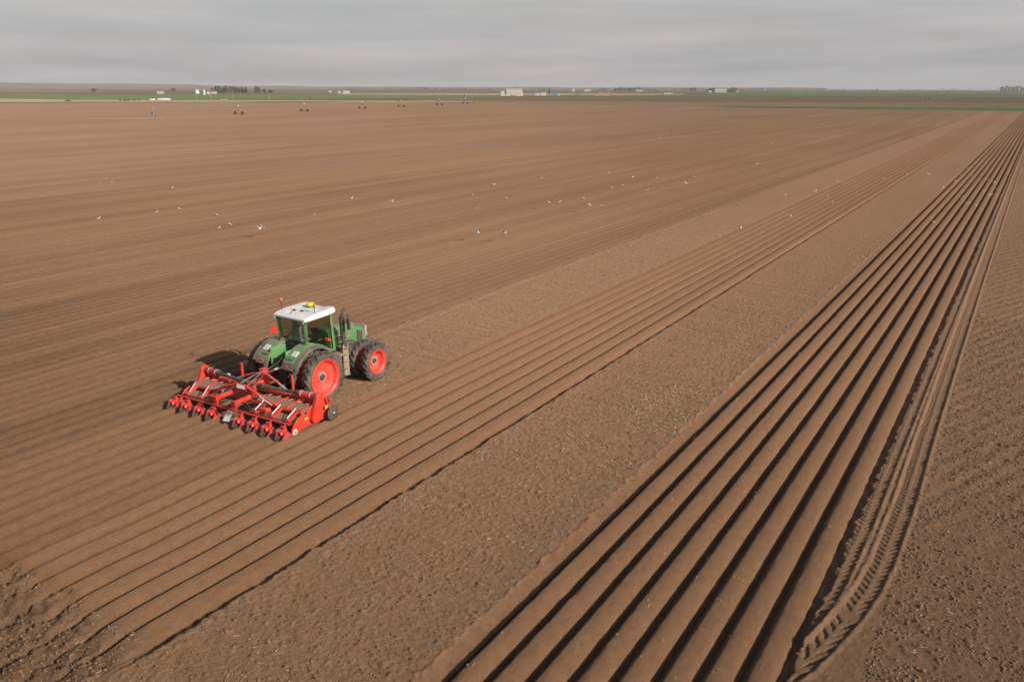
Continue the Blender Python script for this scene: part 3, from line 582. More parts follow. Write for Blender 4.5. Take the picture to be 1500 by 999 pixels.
    MB().box((-.62,.1,2.30), (.10,.5,.06)).path([(-1.0,-.35,2.12), (-.95,-.2,2.2), (-.8,.05,2.28)], .02).build('grab_rail', BLACK, T)
    # steps, tank, exhaust
    MB().box((.80,1.30,1.12), (.62,.66,.62)).build('fuel_tank', PLASTIC, T, bevel=.05)
    MB().box((-.80,1.40,1.12), (.62,.9,.62)).build('fuel_tank', PLASTIC, T, bevel=.05)
    sp_ = MB().box((1.08,1.74,1.15), (.05,.10,1.35)).box((1.08,1.98,1.15), (.05,.04,1.35))
    for z_ in (.50,.80,1.10,1.40,1.70): sp_.box((1.08,1.86,z_), (.18,.26,.03))
    sp_.box((1.10,1.86,1.05), (.02,.22,1.1)).build('step_ladder', DUSTB, T)
    MB().box((.92,1.64,1.46), (.5,.5,.06)).build('step_platform', DUSTB, T, bevel=.01)
    MB().tube((.86,1.98,1.65), (.86,1.98,2.20), .07, n=14).tube((.86,1.98,2.15), (.86,1.98,2.96), .115, n=16).tube((.86,1.98,2.96), (.86,1.98,3.10), .065, n=12).tube((.86,1.98,3.10), (.90,2.14,3.28), .06, n=12).build('exhaust_stack', BLACK, T)
    MB().beam((.86,2.0,2.1), (.72,2.5,2.2), .05, .05).path([(.95,2.05,2.05), (.9,2.3,2.12), (.72,2.45,2.1), (.6,2.5,1.9)], .045).build('exhaust_bracket', DUSTB, T)
    MB().path([(.80,1.58,1.55), (.80,1.58,2.22), (.80,1.78,2.22), (.80,1.78,1.9)], .018).build('handrail', BLACK, T)
    MB().box((.95,.98,2.26), (.18,.06,.10)).build('side_marker_light', SMV, T)
    MB().box((.97,1.10,2.22), (.08,.06,.07)).build('turn_lamp', ORANGE, T)
    # front linkage and ballast
    MB().box((0,4.05,1.0), (.7,.3,.5)).box((0,4.50,1.10), (1.15,.55,.14)).box((0,4.40,.86), (.8,.3,.16)).build('front_weight', PLASTIC, T, bevel=.03)
    MB().beam((.14,4.02,1.2), (.12,4.14,1.92), .06, .07).beam((-.14,4.02,1.2), (-.12,4.14,1.92), .06, .07).box((0,4.14,1.92), (.3,.06,.06)).build('front_linkage', BRIGHT, T)
    # rear linkage
    rl = MB()
    for s_ in (-1, 1):
        rl.beam((s_*.38,-.15,.85), (s_*.46,-1.45,.72), .07, .10).beam((s_*.30,-.25,1.55), (s_*.42,-.75,1.50), .08, .09).beam((s_*.42,-.75,1.5), (s_*.44,-.95,.8), .05, .05)
    rl.beam((0,-.45,1.35), (0,-1.5,1.35), .06, .06).box((0,-.55,.95), (.4,.25,.5)).box((0,-.5,1.55), (.5,.3,.25)).tube((0,-.5,.85), (0,-1.55,.9), .05)
    rl.build('rear_linkage', BLACK, T, bevel=.01)
    hs = MB()
    for k, (xa, za, xb_, zb_) in enumerate(((.25,1.75,.10,1.42), (.15,1.9,.18,1.40), (-.2,1.8,-.02,1.42), (.32,2.1,.02,1.45))):
        hs.path([(xa,-.45,za), ((xa+xb_)/2-.05,-.95,(za+zb_)/2-.12), (xb_,-1.5,zb_)], .016, 6)
    hs.build('hydraulic_hose', BLACK, T)
    MB().tube((.10,-1.15,1.42), (.30,-.95,1.48), .035, n=8).build('hose_coupling', BRIGHT, T)
    ps = MB().tube((-.92,-.12,2.25), (-.92,-.12,2.55), .02, n=6).build('sign_post', BLACK, T)
    MB().prism([(0,0)], 0, 0) if False else None
    MB().add([(-1.10,-.22,2.52),(-.72,-.04,2.52),(-.91,-.13,2.90),(-1.11,-.20,2.52),(-.73,-.02,2.52),(-.92,-.11,2.90)], [(0,1,2),(5,4,3),(0,3,4,1),(1,4,5,2),(2,5,3,0)]).build('warning_triangle', SMV, ps, smooth=False)
    return T
make_tractor()

# ------------------------------------------------------------------ bed former (ridger)
def make_ridger():
    RZ = R(3)
    I = empty('bed_former', (TX-1.6*math.sin(RZ), TY-1.6+1.6*math.cos(RZ), 0), RZ, 'wide red bed forming implement with eight ridging units hitched behind the green tractor', 'farm implement')
    c0 = -.06; I.scale = (.955, 1, 1)
    MB().beam((-3.15,-1.75,.80), (3.12,-1.75,.80), .14, .14).beam((-3.1,-2.62,.66), (3.1,-2.62,.66), .10, .10).build('main_frame', RED, I, bevel=.012)
    # centre gearbox, headstock
    MB().box((0,-1.62,1.05), (.62,.10,.70)).beam((-.28,-1.55,.6), (0,-1.6,1.55), .07, .07).beam((.28,-1.55,.6), (0,-1.6,1.55), .07, .07).box((0,-1.58,1.48), (.22,.28,.22)).build('headstock', RED, I, bevel=.012)
    MB().box((0,-2.05,1.05), (.50,.50,.34)).box((.05,-2.45,.95), (.42,.5,.3)).build('gearbox', RED, I, bevel=.04)
    cb = MB().box((0,-2.62,1.02), (1.10,.30,.26)).box((.05,-2.78,1.22), (.62,.05,.26), Matrix.Rotation(R(-20), 3, 'X')).build('centre_beam', DRED, I, bevel=.012)
    MB().box((.05,-2.815,1.235), (.44,.012,.14), Matrix.Rotation(R(-20), 3, 'X')).build('name_plate', STICK, cb)
    MB().beam((-.20,-2.7,1.25), (.02,-1.62,1.52), .03, .035).beam((.24,-2.7,1.25), (.06,-1.62,1.52), .03, .035).build('top_brace', STEEL, I)
    MB().path([(-.35,-2.9,1.15), (-.1,-2.2,1.4), (.05,-1.6,1.5)], .02, 6).path([(.4,-2.8,1.1), (.3,-2.1,1.3), (.1,-1.6,1.45)], .02, 6).path([(-.5,-3.05,.75), (-.2,-2.95,.95), (.1,-2.8,1.1)], .018, 6).build('hydraulic_hose', BLACK, I)
    for s_ in (-1, 1):
        x = s_*.53
        bm = MB().beam((x,-2.5,.92), (x,-3.62,.90), .14, .15).build('rear_beam', RED, I, bevel=.012)
        MB().box((x,-3.64,.88), (.22,.03,.26)).build('end_plate', DRED, bm, bevel=.01)
        MB().beam((x,-3.5,.85), (x-.1,-3.45,.52), .05, .05).build('beam_bracket', RED, bm)
        # drive line
        ds = MB().tube((s_*.28,-2.15,1.10), (s_*.55,-2.16,1.12), .10, .12, 14).tube((s_*.55,-2.16,1.12), (s_*1.0,-2.10,1.12), .11, .07, 14).tube((s_*1.0,-2.10,1.12), (s_*2.05,-1.96,1.10), .065, .065, 12).tube((s_*2.05,-1.96,1.10), (s_*2.32,-1.92,1.09), .08, .13, 14)
        ds.build('drive_shaft', BLACK, I)
        gt = MB().tube((s_*2.32,-1.92,1.09), (s_*3.16,-1.86,1.07), .125, .125, 18).box((s_*2.5,-1.86,.93), (.08,.2,.2)).box((s_*3.0,-1.82,.93), (.08,.2,.2)).build('shaft_housing', DRED if s_ < 0 else RED, I)
        MB().tube((s_*2.40,-1.915,1.09), (s_*2.43,-1.912,1.09), .132, n=18).build('clamp_ring', BRIGHT, gt)
        MB().tube((s_*2.86,-1.88,1.08), (s_*2.89,-1.88,1.08), .132, n=18).build('clamp_ring', BRIGHT, gt)
        # chain case
        pts = []
        for a in range(-10, 190, 20): pts.append((-1.86+.20*math.cos(R(a)), 1.07+.20*math.sin(R(a))))
        for a in range(190, 350, 20): pts.append((-2.10+.27*math.cos(R(a)), .42+.27*math.sin(R(a))))
        sc = MB().prism([(y, z) for y, z in pts], s_*3.17, s_*3.34).build('chain_case', RED, I, bevel=.02)
        MB().prism([(-1.66,1.0),(-1.45,.95),(-1.35,.15),(-1.80,.12)], s_*3.15, s_*3.22).build('guard_plate', RED, I, bevel=.01)
        MB().prism([(-1.95,.95),(-2.45,.70),(-2.55,.12),(-1.9,.12)], s_*3.12, s_*3.165).build('side_plate', RED, I, bevel=.008)
        MB().prism([(-2.45,.60),(-2.75,.58),(-2.78,.10),(-2.5,.10)], s_*3.10, s_*3.135).prism([(-2.72,.66),(-2.98,.58),(-3.25,.30),(-3.30,.08),(-2.72,.10)], s_*3.14, s_*3.18).build('rear_side_plate', RED, I, bevel=.008)
        MB().box((s_*3.345,-1.62,.62) if s_ > 0 else (s_*3.345,-2.0,.62), (.012,.12,.12)).build('yellow_sticker', YELLOW, I)
        MB().box((s_*3.18,-2.52,.45), (.012,.16,.08)).build('yellow_sticker', YELLOW, I)
        MB().lathe([(-.04,.01),(-.03,.14),(0,.145),(.03,.05)], (s_*3.17,-3.12,.14), 16).build('skid_disc', BRIGHT, I)
        dw = MB().lathe([(-.02,.02),(-.02,.10),(-.03,.26),(-.01,.30),(.01,.30),(.03,.26),(.02,.10),(.02,.02)], (s_*3.50,-1.42,.34), 26).build('depth_wheel', BLACK, I)
        MB().tube((s_*3.22,-1.42,.36), (s_*3.56,-1.42,.36), .04, n=10).build('wheel_hub', BRIGHT, dw)
        MB().beam((s_*3.30,-1.42,.36), (s_*3.30,-1.55,.95), .05, .07).box((s_*3.36,-1.42,.85), (.14,.12,.12)).build('wheel_arm', RED, I, bevel=.01)
        # hydraulic rams
        for (a, b) in (((s_*.18,-2.75,1.30), (s_*1.75,-2.85,.82)), ((s_*.30,-1.65,1.38), (s_*1.45,-1.72,.98))):
            a, b = Vector(a), Vector(b); m_ = a.lerp(b, .58)
            hr = MB().tube(a, m_, .05, n=12).build('ram', RED, I); MB().tube(m_, b, .022, n=8).build('ram_rod', BRIGHT, hr)
        MB().beam((s_*.25,-2.62,1.15), (s_*1.95,-2.70,.72), .07, .07).beam((s_*1.5,-2.6,.72), (s_*1.75,-1.8,.84), .06, .06).beam((s_*2.25,-2.6,.72), (s_*2.35,-1.8,.86), .06, .06).beam((s_*2.95,-2.6,.70), (s_*2.95,-1.8,.84), .06, .06).build('side_brace', RED, I)
        # rotor hood, caked with soil
        hp = [(-1.80,.62),(-1.95,.74),(-2.25,.79),(-2.52,.70),(-2.60,.58),(-2.57,.55),(-2.50,.66),(-2.24,.75),(-1.96,.70),(-1.84,.60)]
        MB().prism(hp, s_*.55, s_*3.10).build('rotor_hood', DUSTY, I)
        MB().prism([(-2.66,.50),(-3.06,.36),(-3.06,.345),(-2.66,.485)], s_*.60, s_*3.05).build('lit_soil_sheet', DUSTY, I)  # added sheet, coloured to pass for sunlit soil showing through the frame
        for x_ in (.85, 1.3, 1.95, 2.45, 2.85): MB().beam((s_*x_,-1.98,.80), (s_*x_,-2.20,.84), .035, .015).build('hood_strap', BRIGHT, I)
        # second toolbar with linkages
        for x_ in (1.05, 1.95, 2.75):
            lk = MB().beam((s_*x_,-2.66,.68), (s_*(x_+.05),-3.10,.50), .05, .08).beam((s_*(x_+.12),-2.66,.68), (s_*(x_+.17),-3.10,.50), .05, .08).box((s_*(x_+.08),-3.12,.46), (.22,.10,.16)).build('parallel_link', RED, I, bevel=.008)
            MB().tube((s_*(x_+.08),-2.68,.84), (s_*(x_+.0),-3.08,.58), .018, n=8).build('turnbuckle', BRIGHT, lk)
        hb_ = MB().box((s_*1.40,-2.92,.60), (.42,.26,.14)).build('tool_box', RED, I, bevel=.012)
        MB().tube((s_*1.33,-2.90,.67), (s_*1.33,-2.90,.75), .05, n=10).build('cap', BLACK, hb_)
        MB().box((s_*2.0,-1.70,1.02), (.14,.08,.06)).box((s_*2.75,-1.70,1.02), (.14,.08,.06)).build('lamp_bracket', STICK, I)
        MB().path([(s_*.4,-2.95,.70), (s_*.9,-3.05,.50), (s_*1.5,-3.20,.52), (s_*2.1,-3.12,.47), (s_*3.0,-3.15,.50)], .018, 6).path([(s_*.5,-3.1,.62), (s_*1.2,-3.15,.44), (s_*2.4,-3.2,.46), (s_*2.9,-3.1,.4)], .014, 6).build('hose_run', BLACK, I)
        MB().box((s_*1.6,-3.08,.38), (2.9,.07,.07)).build('crumbler_bar', DRED, I)
    for x_, zb_ in ((-1.24,.5), (1.62,.5)): MB().tube((x_,-1.62,zb_), (x_+.0,-1.60,1.60), .055, n=12).build('marker_post', RED, I)
    MB().beam((-3.05,-3.40,.50), (3.14,-3.34,.50), .05, .05).build('rear_rail', RED, I)
    shp = MB()
    for k in range(9):
        x_ = c0+SP*(k-4)
        if k == 4:
            MB().add([(x_-.20,-3.28,.34),(x_+.02,-3.28,.36),(x_+.20,-3.62,.10),(x_-.12,-3.66,.10),(x_-.20,-3.26,.32),(x_+.02,-3.26,.34),(x_+.20,-3.60,.08),(x_-.12,-3.64,.08)], [(0,1,2,3),(4,7,6,5),(0,4,5,1),(1,5,6,2),(2,6,7,3),(3,7,4,0)]).build('centre_share', BRIGHT, I, smooth=False)
            continue
        u_ = bpy.data.objects.new('ridging_unit', None); u_.location = (x_, -3.55, 0); link(u_, I)
        MB().beam((0,.20,.50), (.0,.02,.36), .05, .06).box((-.06,-.02,.30), (.04,.34,.14), Matrix.Rotation(R(12), 3, 'X')).box((.06,-.02,.30), (.04,.34,.14), Matrix.Rotation(R(12), 3, 'X')).box((0,.04,.42), (.20,.10,.12)).beam((-.09,-.10,.34), (-.09,-.30,.06), .05, .10).beam((.09,-.02,.30), (.11,-.02,.04), .04, .10).build('unit_bracket', RED, u_, bevel=.006)
        MB().lathe([(-.008,.01),(-.008,.11),(0,.13),(.008,.11),(.008,.01)], (-.06,-.20,.12), 18).build('closing_disc', BLACK, u_)
        MB().box((-.22,.02,.28), (.18,.16,.02), Matrix.Rotation(R(35), 3, 'X')).build('scraper_blade', BRIGHT, u_)
        MB().add([(.12,.10,.28),(.30,.16,.16),(.12,-.25,-.02),(.14,.12,.28),(.32,.18,.16),(.14,-.23,-.02)], [(0,1,2),(5,4,3),(0,3,4,1),(1,4,5,2),(2,5,3,0)]).build('mouldboard', DRED, u_, smooth=False)
        MB().tube((-.115,-.06,.32), (-.085,-.06,.32), .028, n=8).tube((.05,-.12,.26), (.085,-.12,.26), .025, n=8).tube((-.12,-.22,.15), (-.14,-.22,.15), .03, n=8).build('bolt', BRIGHT, u_)
    return I
make_ridger()

# ------------------------------------------------------------------ gulls
FEATH = mat('white_feathers', (.80,.80,.80), .8, var=.05); GREYF = mat('grey_feathers', (.36,.38,.41), .8, var=.08); BEAK = mat('yellow_beak', (.7,.4,.05), .5)
def gull(kind):
    root = bpy.data.objects.new('gull', None); link(root)
    secs = []; tilt = .25 if kind == 'standing' else 0
    for y, r_, dz in ((-.24,.012,.02), (-.17,.035,.01), (-.08,.062,0), (.02,.070,0), (.10,.055,.02), (.15,.036,.06), (.19,.040,.085), (.23,.036,.09), (.26,.014,.085)):
        secs.append([(r_*math.cos(2*math.pi*k/8), y, dz+(y*tilt)+r_*.9*math.sin(2*math.pi*k/8)) for k in range(8)])
    z0 = .20 if kind == 'standing' else 0
    MB().loft([[(x, y, z+z0) for x, y, z in s] for s in secs]).build('body', FEATH, root, angle=80)
    MB().tube((0,.25,.085+z0+.06*(tilt > 0)), (0,.31,.075+z0+.06*(tilt > 0)), .012, .003, 6).build('beak', BEAK, root)
    for s_ in (-1, 1):
        if kind == 'standing':
            MB().loft([[(s_*.060, .09, z0+.05), (s_*.075, .09, z0), (s_*.050, .09, z0-.03)], [(s_*.070, -.05, z0+.03), (s_*.088, -.05, z0-.02), (s_*.06, -.05, z0-.04)], [(s_*.02, -.30, z0-.03), (s_*.03, -.30, z0-.04), (s_*.015, -.30, z0-.05)]]).build('wing', GREYF, root)
            MB().tube((s_*.03,.0,z0-.04), (s_*.03,.01,0), .007, n=5).box((s_*.03,.03,.004), (.04,.06,.008)).build('leg', BEAK, root)
        else:
            up = .14
            MB().loft([[(s_*.04,.10,.03),(s_*.04,-.07,.03),(s_*.04,.0,.05)], [(s_*.26,.15,.03+up),(s_*.26,-.02,.03+up),(s_*.26,.07,.05+up)], [(s_*.46,.06,.05+up*.8),(s_*.46,-.04,.05+up*.8),(s_*.46,.02,.06+up*.8)], [(s_*.60,-.09,.04+up*.5),(s_*.60,-.11,.04+up*.5),(s_*.60,-.10,.045+up*.5)]]).build('wing', FEATH if s_ > 9 else GREYF, root)
    return root
def copy_tree(o, parent=None):
    c = o.copy(); scene.collection.objects.link(c); c.parent = parent
    for ch in list(o.children): copy_tree(ch, c)
    return c
STAND = [(-101.9,59.5),(-100.8,60.4),(-99.7,64.5),(-89.4,61.4),(-73.9,42.5),(-73.1,48.1),(-73.1,50.7),(-66.5,50.2),(-60.7,45.9),(-60.8,47.2),(-57.9,48.2),(-58.8,55.6),(-71.9,84.7),(-63.9,66.3),(-58.7,86.7),(-58.1,86.4),(-56.8,96.4),(-54.3,76.3),(-49.4,76.0),(-47.6,67.4),(-42.9,76.6),(-42.4,81.4),(-38.0,77.0),(-52.0,107.6),(-46.9,104.6),(-43.9,95.0),(-39.3,92.1),(-44.0,106.6),(-41.7,102.5),(-110.7,245.0),(-77.4,184.0),(-79.1,190.9),(-85.6,212.1),(-75.1,251.6),(-56.9,175.5),(-48.9,163.3),(-63.6,300.3),(-49.5,310.5),(-74.0,384.0),(-69.1,404.0),(-36.8,240.5),(-50.6,187.9),(-48.0,188.3),(-47.4,154.9),(-38.6,136.0),(-35.0,126.7),(-39.9,109.9),(-23.8,96.6),(-29.3,115.9),(-21.8,101.8),(-21.8,102.9),(-21.7,115.0),(-19.3,97.5),(-17.8,93.0),(-19.1,80.4),(-21.3,71.7),(-15.3,131.5),(-17.0,121.6),(-9.8,148.4),(-8.6,146.5),(-7.0,133.1),(-8.7,135.3),(-8.4,123.9),(-9.1,116.0),(-5.2,129.5),(-5.6,126.7),(-4.9,129.7),(-4.3,129.6),(-3.9,125.0),(-3.3,117.0),(-4.5,113.8),(-3.6,111.6),(-3.7,110.1),(-6.2,105.5),(-5.2,105.1),(-4.4,99.7),(-6.9,84.0),(-10.4,249.5),(-25.5,215.5)]
FLY = [(-57.4,47.7,'gull flying low with raised wings above the soil behind the tractor roof line'),(-59.2,67.7,'gull flying over the brown rows up and to the right of the tractor'),(-44.5,76.9,'gull gliding with spread wings over the middle of the brown field'),(-39.6,77.3,'gull gliding just right of the other gliding gull in mid field'),(-44.5,92.8,'gull skimming the far rows in the middle of the photo'),(-40.0,56.8,'left gull of the two nearest the tractor in the air to its right'),(-37.8,57.8,'right gull of the two nearest the tractor in the air to its right'),(-38.4,102.8,'gull flying over the cloddy strip beyond the middle ridges'),(-12.7,133.8,'gull flying over unworked soil between the two ridged beds'),(-5.4,101.6,'gull landing with open wings on the deep right hand ridges')]
ORD = ('first second third fourth fifth sixth seventh eighth ninth tenth eleventh twelfth thirteenth fourteenth fifteenth sixteenth seventeenth eighteenth nineteenth twentieth').split()
def bear(x, y): return -math.atan2(-x, y)          # grows from left to right in the photo
def bird_labels():
    out = [None]*len(STAND); G = {}
    for i, (x, y) in enumerate(STAND):
        if XR0-.8 < x < XR1+.9: k = ('R', int(max(0, min(7, (x-XR0)//SP))))
        elif x > XM1: k = 'B'
        elif x > XM0-.8: k = 'M'
        elif x > XT0-.5: k = 'T'
        elif x < -85 and y < 70: k = 'FL'
        elif x < -57 and y < 60: k = 'UL'
        elif y < 90: k = 'MF'
        elif y < 160: k = 'MG'
        else: k = 'DR'
        G.setdefault(k, []).append(i)
    T = {'B': ('white gull, %s from the left, on unworked cloddy soil between the two ridged beds', 'gulls between the two beds'),
         'M': ('white gull, %s from the left of those on the middle ridged bed right of tractor', 'gulls on the middle ridges'),
         'T': ('white gull, %s from the left on the cloddy strip ahead of the tractor', 'gulls on the strip ahead of the tractor'),
         'FL': ('small white gull, %s from the left of those on smoother soil at far left', 'gulls at the far left'),
         'UL': ('small white gull, %s from the left on the fine rows up left of tractor', 'gulls up and left of the tractor'),
         'MF': ('small white gull, %s from the left in the nearer scatter across the broad field', 'gulls in the near scatter'),
         'MG': ('small white gull, %s from the left in the farther scatter across the broad field', 'gulls in the farther scatter'),
         'DR': ('tiny white gull, %s from the left among the most distant ones on far rows', 'gulls on the distant rows')}
    for k, ids in G.items():
        if isinstance(k, tuple):
            ids.sort(key=lambda i: STAND[i][1])
            for n_, i in enumerate(ids):
                out[i] = ('white gull on the %s ridge from left of the right hand bed, %s nearest there' % (ORD[k[1]], ORD[n_]), 'gulls on the right hand ridges')
        else:
            ids.sort(key=lambda i: bear(*STAND[i]))
            for n_, i in enumerate(ids): out[i] = (T[k][0] % ORD[min(n_, 19)], T[k][1])
    return out
BL = bird_labels()
gs = gull('standing'); gf = gull('flying'); first = True
ZH = [(XR0, XR1, h_bed_r), (XR1, 30, h_right), (XM1, XR0, h_mid), (XM0, XM1, h_bed_m), (XT0, XM0, h_tractor), (XL0, XT0, h_left), (-600, XL0, h_far)]
for i, (x, y) in enumerate(STAND):
    o = gs if i == 0 else copy_tree(gs)
    z = 0
    for a, b, hf in ZH:
        if a <= x < b: z = float(hf(np.array([[x]]), np.array([[y]]))[0,0]); break
    o.location = (x, y, z); o.rotation_euler = (0, 0, random.uniform(0, 6.28)); s_ = random.uniform(.62, .82); o.scale = (s_,)*3
    l_, g_ = BL[i]; tag(o, l_, 'gull', g_)
for i, (x, y, l_) in enumerate(FLY):
    o = gf if i == 0 else copy_tree(gf)
    v_ = Vector((x, y, -CAMH)); k = .93; o.location = (x*k, y*k, CAMH-CAMH*k); o.rotation_euler = (random.uniform(-.15,.15), random.uniform(-.3,.3), random.uniform(.3, 2.6)); o.scale = (.9,)*3
    tag(o, l_, 'gull', 'gulls in flight over the field')

# ------------------------------------------------------------------ centre pivot irrigation machine
GALV = mat('galvanised_steel', (.25,.245,.24), .55, .3, var=.1, scale=1); BLUE = mat('blue_paint', (.10,.26,.42), .5)
def make_pivot():
    P = [Vector((-299.7,201.7,0)), Vector((-311.5,252.9,0)), Vector((-320.3,301.5,0)), Vector((-336.0,361.7,0)), Vector((-347.5,410.3,0)), Vector((-363.5,470.8,0)), Vector((-376.8,520.7,0)), Vector((-386.9,535.6,0))]
    I = empty('irrigation_pivot', P[0], 0, 'long grey centre pivot irrigation machine on wheeled towers across the far field', 'irrigation machine')
    Q = [p-P[0] for p in P]; H_ = 3.5
    def grd(p): return -.35
    b = MB()
    for sx in (-1, 1):
        for sy in (-1, 1): b.beam((sx*1.9,sy*1.9,-.4), (sx*.25,sy*.25,H_+.6), .16, .16)
    for z_ in (1.2, 2.6):
        k = 1.9-(1.65)*(z_+.4)/(H_+1)
        for a, c in (((-k,-k),(k,-k)),((k,-k),(k,k)),((k,k),(-k,k)),((-k,k),(-k,-k))): b.beam((*a,z_), (*c,z_), .1, .1)
    b.tube((0,0,-.4), (0,0,H_+1.4), .16, n=8); b.build('pivot_tower', GALV, I)
    MB().box((.5,-.9,1.9), (1.0,.5,.9)).build('control_box', BLUE, I, bevel=.05)
    for i in range(len(Q)-2):
        a, c = Q[i], Q[i+1]; d = c-a; n_ = 12; pts = [a+d*k/n_+Vector((0,0,H_+1.1*math.sin(math.pi*k/n_)*.6)) for k in range(n_+1)]
        s = MB().path(pts, .085, 6); side = Vector((-d.y, d.x, 0)).normalized(); lo = []
        for k in range(1, n_):
            q = pts[k]-Vector((0,0,.95*math.sin(math.pi*k/n_)**.6))
            for sd_ in (-1, 1):
                e_ = q+side*sd_*.55; s.tube(pts[k], e_, .035, n=4); lo.append((sd_, e_))
        for sd_ in (-1, 1):
            l2 = [pts[0]]+[e_ for g_, e_ in lo if g_ == sd_]+[pts[-1]]; s.path(l2, .03, 4)
        s.build('span', GALV, I)
        dr = MB()
        for k in range(1, n_): dr.tube(pts[k], (pts[k].x, pts[k].y, 1.6), .022, n=4)
        dr.build('drop_hoses', GALV, I)
        ts_ = MB(); dn = side
        for sd_ in (-1, 1):
            ft = c+dn*sd_*2.0
            ts_.beam(ft+Vector((0,0,.45)), c+Vector((0,0,H_)), .12, .12)
        ts_.beam(c+dn*2.0+Vector((0,0,.5)), c-dn*2.0+Vector((0,0,.5)), .14, .14).beam(c+dn*1.0+Vector((0,0,2.1)), c-dn*1.0+Vector((0,0,2.1)), .08, .08)
        tw = ts_.build('wheel_tower', GALV, I)
        for sd_ in (-1, 1):
            q = c+dn*sd_*2.0
            wl = MB().lathe([(-.19,.25),(-.20,.62),(-.12,.72),(.12,.72),(.20,.62),(.19,.25)], (0,0,0), 20).lathe([(-.06,.02),(-.05,.30),(.05,.30),(.06,.02)], (0,0,0), 12).build('tower_wheel', RUBBER, tw)
            wl.location = q+Vector((0,0,.60)); wl.rotation_euler = (0, 0, math.atan2(dn.y, dn.x)+math.pi/2)
        MB().box(c+Vector((0,0,H_+.35)), (.5,.4,.5)).build('tower_box', STICK, tw)
    a, c = Q[-2], Q[-1]; b = MB()
    for k in range(9):
        t_ = k/8; p = a.lerp(c, t_)+Vector((0,0,3.6+2.6*t_)); 
        if k: b.tube(pp, p, .12, n=6)
        b.tube(p, a.lerp(c, t_)+Vector((0,0,2.8+1.2*t_)), .04, n=4); pp = p
    b.beam(c+Vector((0,0,6.2)), c+Vector((4,5,.4)), .14, .14).beam(c+Vector((0,0,6.2)), c+Vector((-3,1.5,.4)), .14, .14).beam(c+Vector((0,0,6.2)), a+Vector((0,0,3.6)), .1, .1).path([a+Vector((0,0,3.6)), a.lerp(c,.5)+Vector((0,0,6.6)), c+Vector((0,0,7.8)), c+Vector((4,5,4.5))], .12, 6)
    b.build('corner_arm', GALV, I)
    MB().box(c+Vector((-.3,-.3,5.7)), (1.4,1.2,.9)).box(a+Vector((0,0,2.4)), (1.2,.8,.9)).build('arm_control_box', BLUE, I)
    for q in (c+Vector((4,5,.5)), c+Vector((-3,1.5,.5))):
        wl = MB().lathe([(-.19,.02),(-.19,.25),(-.20,.62),(-.12,.75),(.12,.75),(.20,.62),(.19,.25),(.19,.02)], (0,0,0), 18).build('tower_wheel', RUBBER, I); wl.location = q
    return I
make_pivot()

# ------------------------------------------------------------------ trees
LEAF = {'mid': mat('leaf_mid', (.085,.10,.045), .9, var=.35, scale=.5), 'dark': mat('leaf_dark', (.045,.060,.030), .9, var=.35, scale=.5), 'pale': mat('leaf_pale', (.13,.15,.07), .9, var=.3, scale=.5)}
BARK = mat('bark', (.10,.08,.065), .95)
def tree_proto(shape, m_, seed):
    """unit-ish tree, 10 m tall: tapered trunk with limbs, crown of leaf clumps"""
    rg = random.Random(seed); root = bpy.data.objects.new('tree', None); link(root)
    t = MB().tube((0,0,-.5), (.1,0,3.5), .28, .2, 8).tube((.1,0,3.5), (0,.1,8), .2, .05, 7); cents = []
    for k in range(9):
        z_ = rg.uniform(2, 7); a = rg.uniform(0, 6.28); l_ = rg.uniform(1.2, 2.6)*(1 if shape == 'round' else .5)
        e_ = (l_*math.cos(a), l_*math.sin(a), z_+rg.uniform(.6, 1.8)); t.tube((.05,0,z_), e_, .09, .02, 5); cents.append(e_)
    t.build('trunk', BARK, root)
    vs, fs = [], []; nc = 22
    for c in range(nc):
        if shape == 'round': ph = rg.uniform(0, 6.28); rr_ = rg.uniform(.3, 2.6); cz = 1.4+7.2*(c+rg.random())/nc; cr_ = rg.uniform(.9, 1.6)*(1-.04*abs(cz-5.5)); cc = (rr_*math.cos(ph)*(1-.07*abs(cz-5.5)), rr_*math.sin(ph)*(1-.07*abs(cz-5.5)), cz)
        elif shape == 'tall': ph = rg.uniform(0, 6.28); rr_ = rg.uniform(0, 1.1); cz = 2.0+7.0*c/nc; cr_ = rg.uniform(.7, 1.2); cc = (rr_*math.cos(ph), rr_*math.sin(ph), cz)
        else: cz = 1.0+8.6*c/nc; cr_ = .3+1.6*(1-c/nc); cc = (rg.uniform(-.2,.2), rg.uniform(-.2,.2), cz)
        for k in range(34):
            v = Vector((rg.gauss(0,1), rg.gauss(0,1), rg.gauss(0,1))).normalized()*cr_*rg.uniform(.55, 1.05); v.z *= .75
            p = Vector(cc)+v; s_ = rg.uniform(.18, .42); a_ = Vector((rg.gauss(0,1), rg.gauss(0,1), rg.gauss(0,1))).normalized(); b_ = a_.cross(Vector((rg.gauss(0,1), rg.gauss(0,1), rg.gauss(0,1)))).normalized()
            n_ = len(vs); vs += [p-a_*s_, p+b_*s_*.7, p+a_*s_, p-b_*s_*.7]; fs.append((n_, n_+1, n_+2, n_+3))
    MB().add(vs, fs); me_ = bpy.data.meshes.new('crown'); me_.from_pydata([tuple(v) for v in vs], [], fs); me_.materials.append(m_); link(bpy.data.objects.new('crown', me_), root)
    return root
PRO = {}
for kk, (sh, lm) in {'round': ('round', 'mid'), 'rounddark': ('round', 'dark'), 'tall': ('tall', 'mid'), 'talldark': ('tall', 'dark'), 'spruce': ('cone', 'dark'), 'pale': ('round', 'pale')}.items():
    PRO[kk] = [tree_proto(sh, LEAF[lm], 11+len(PRO)*7), True]
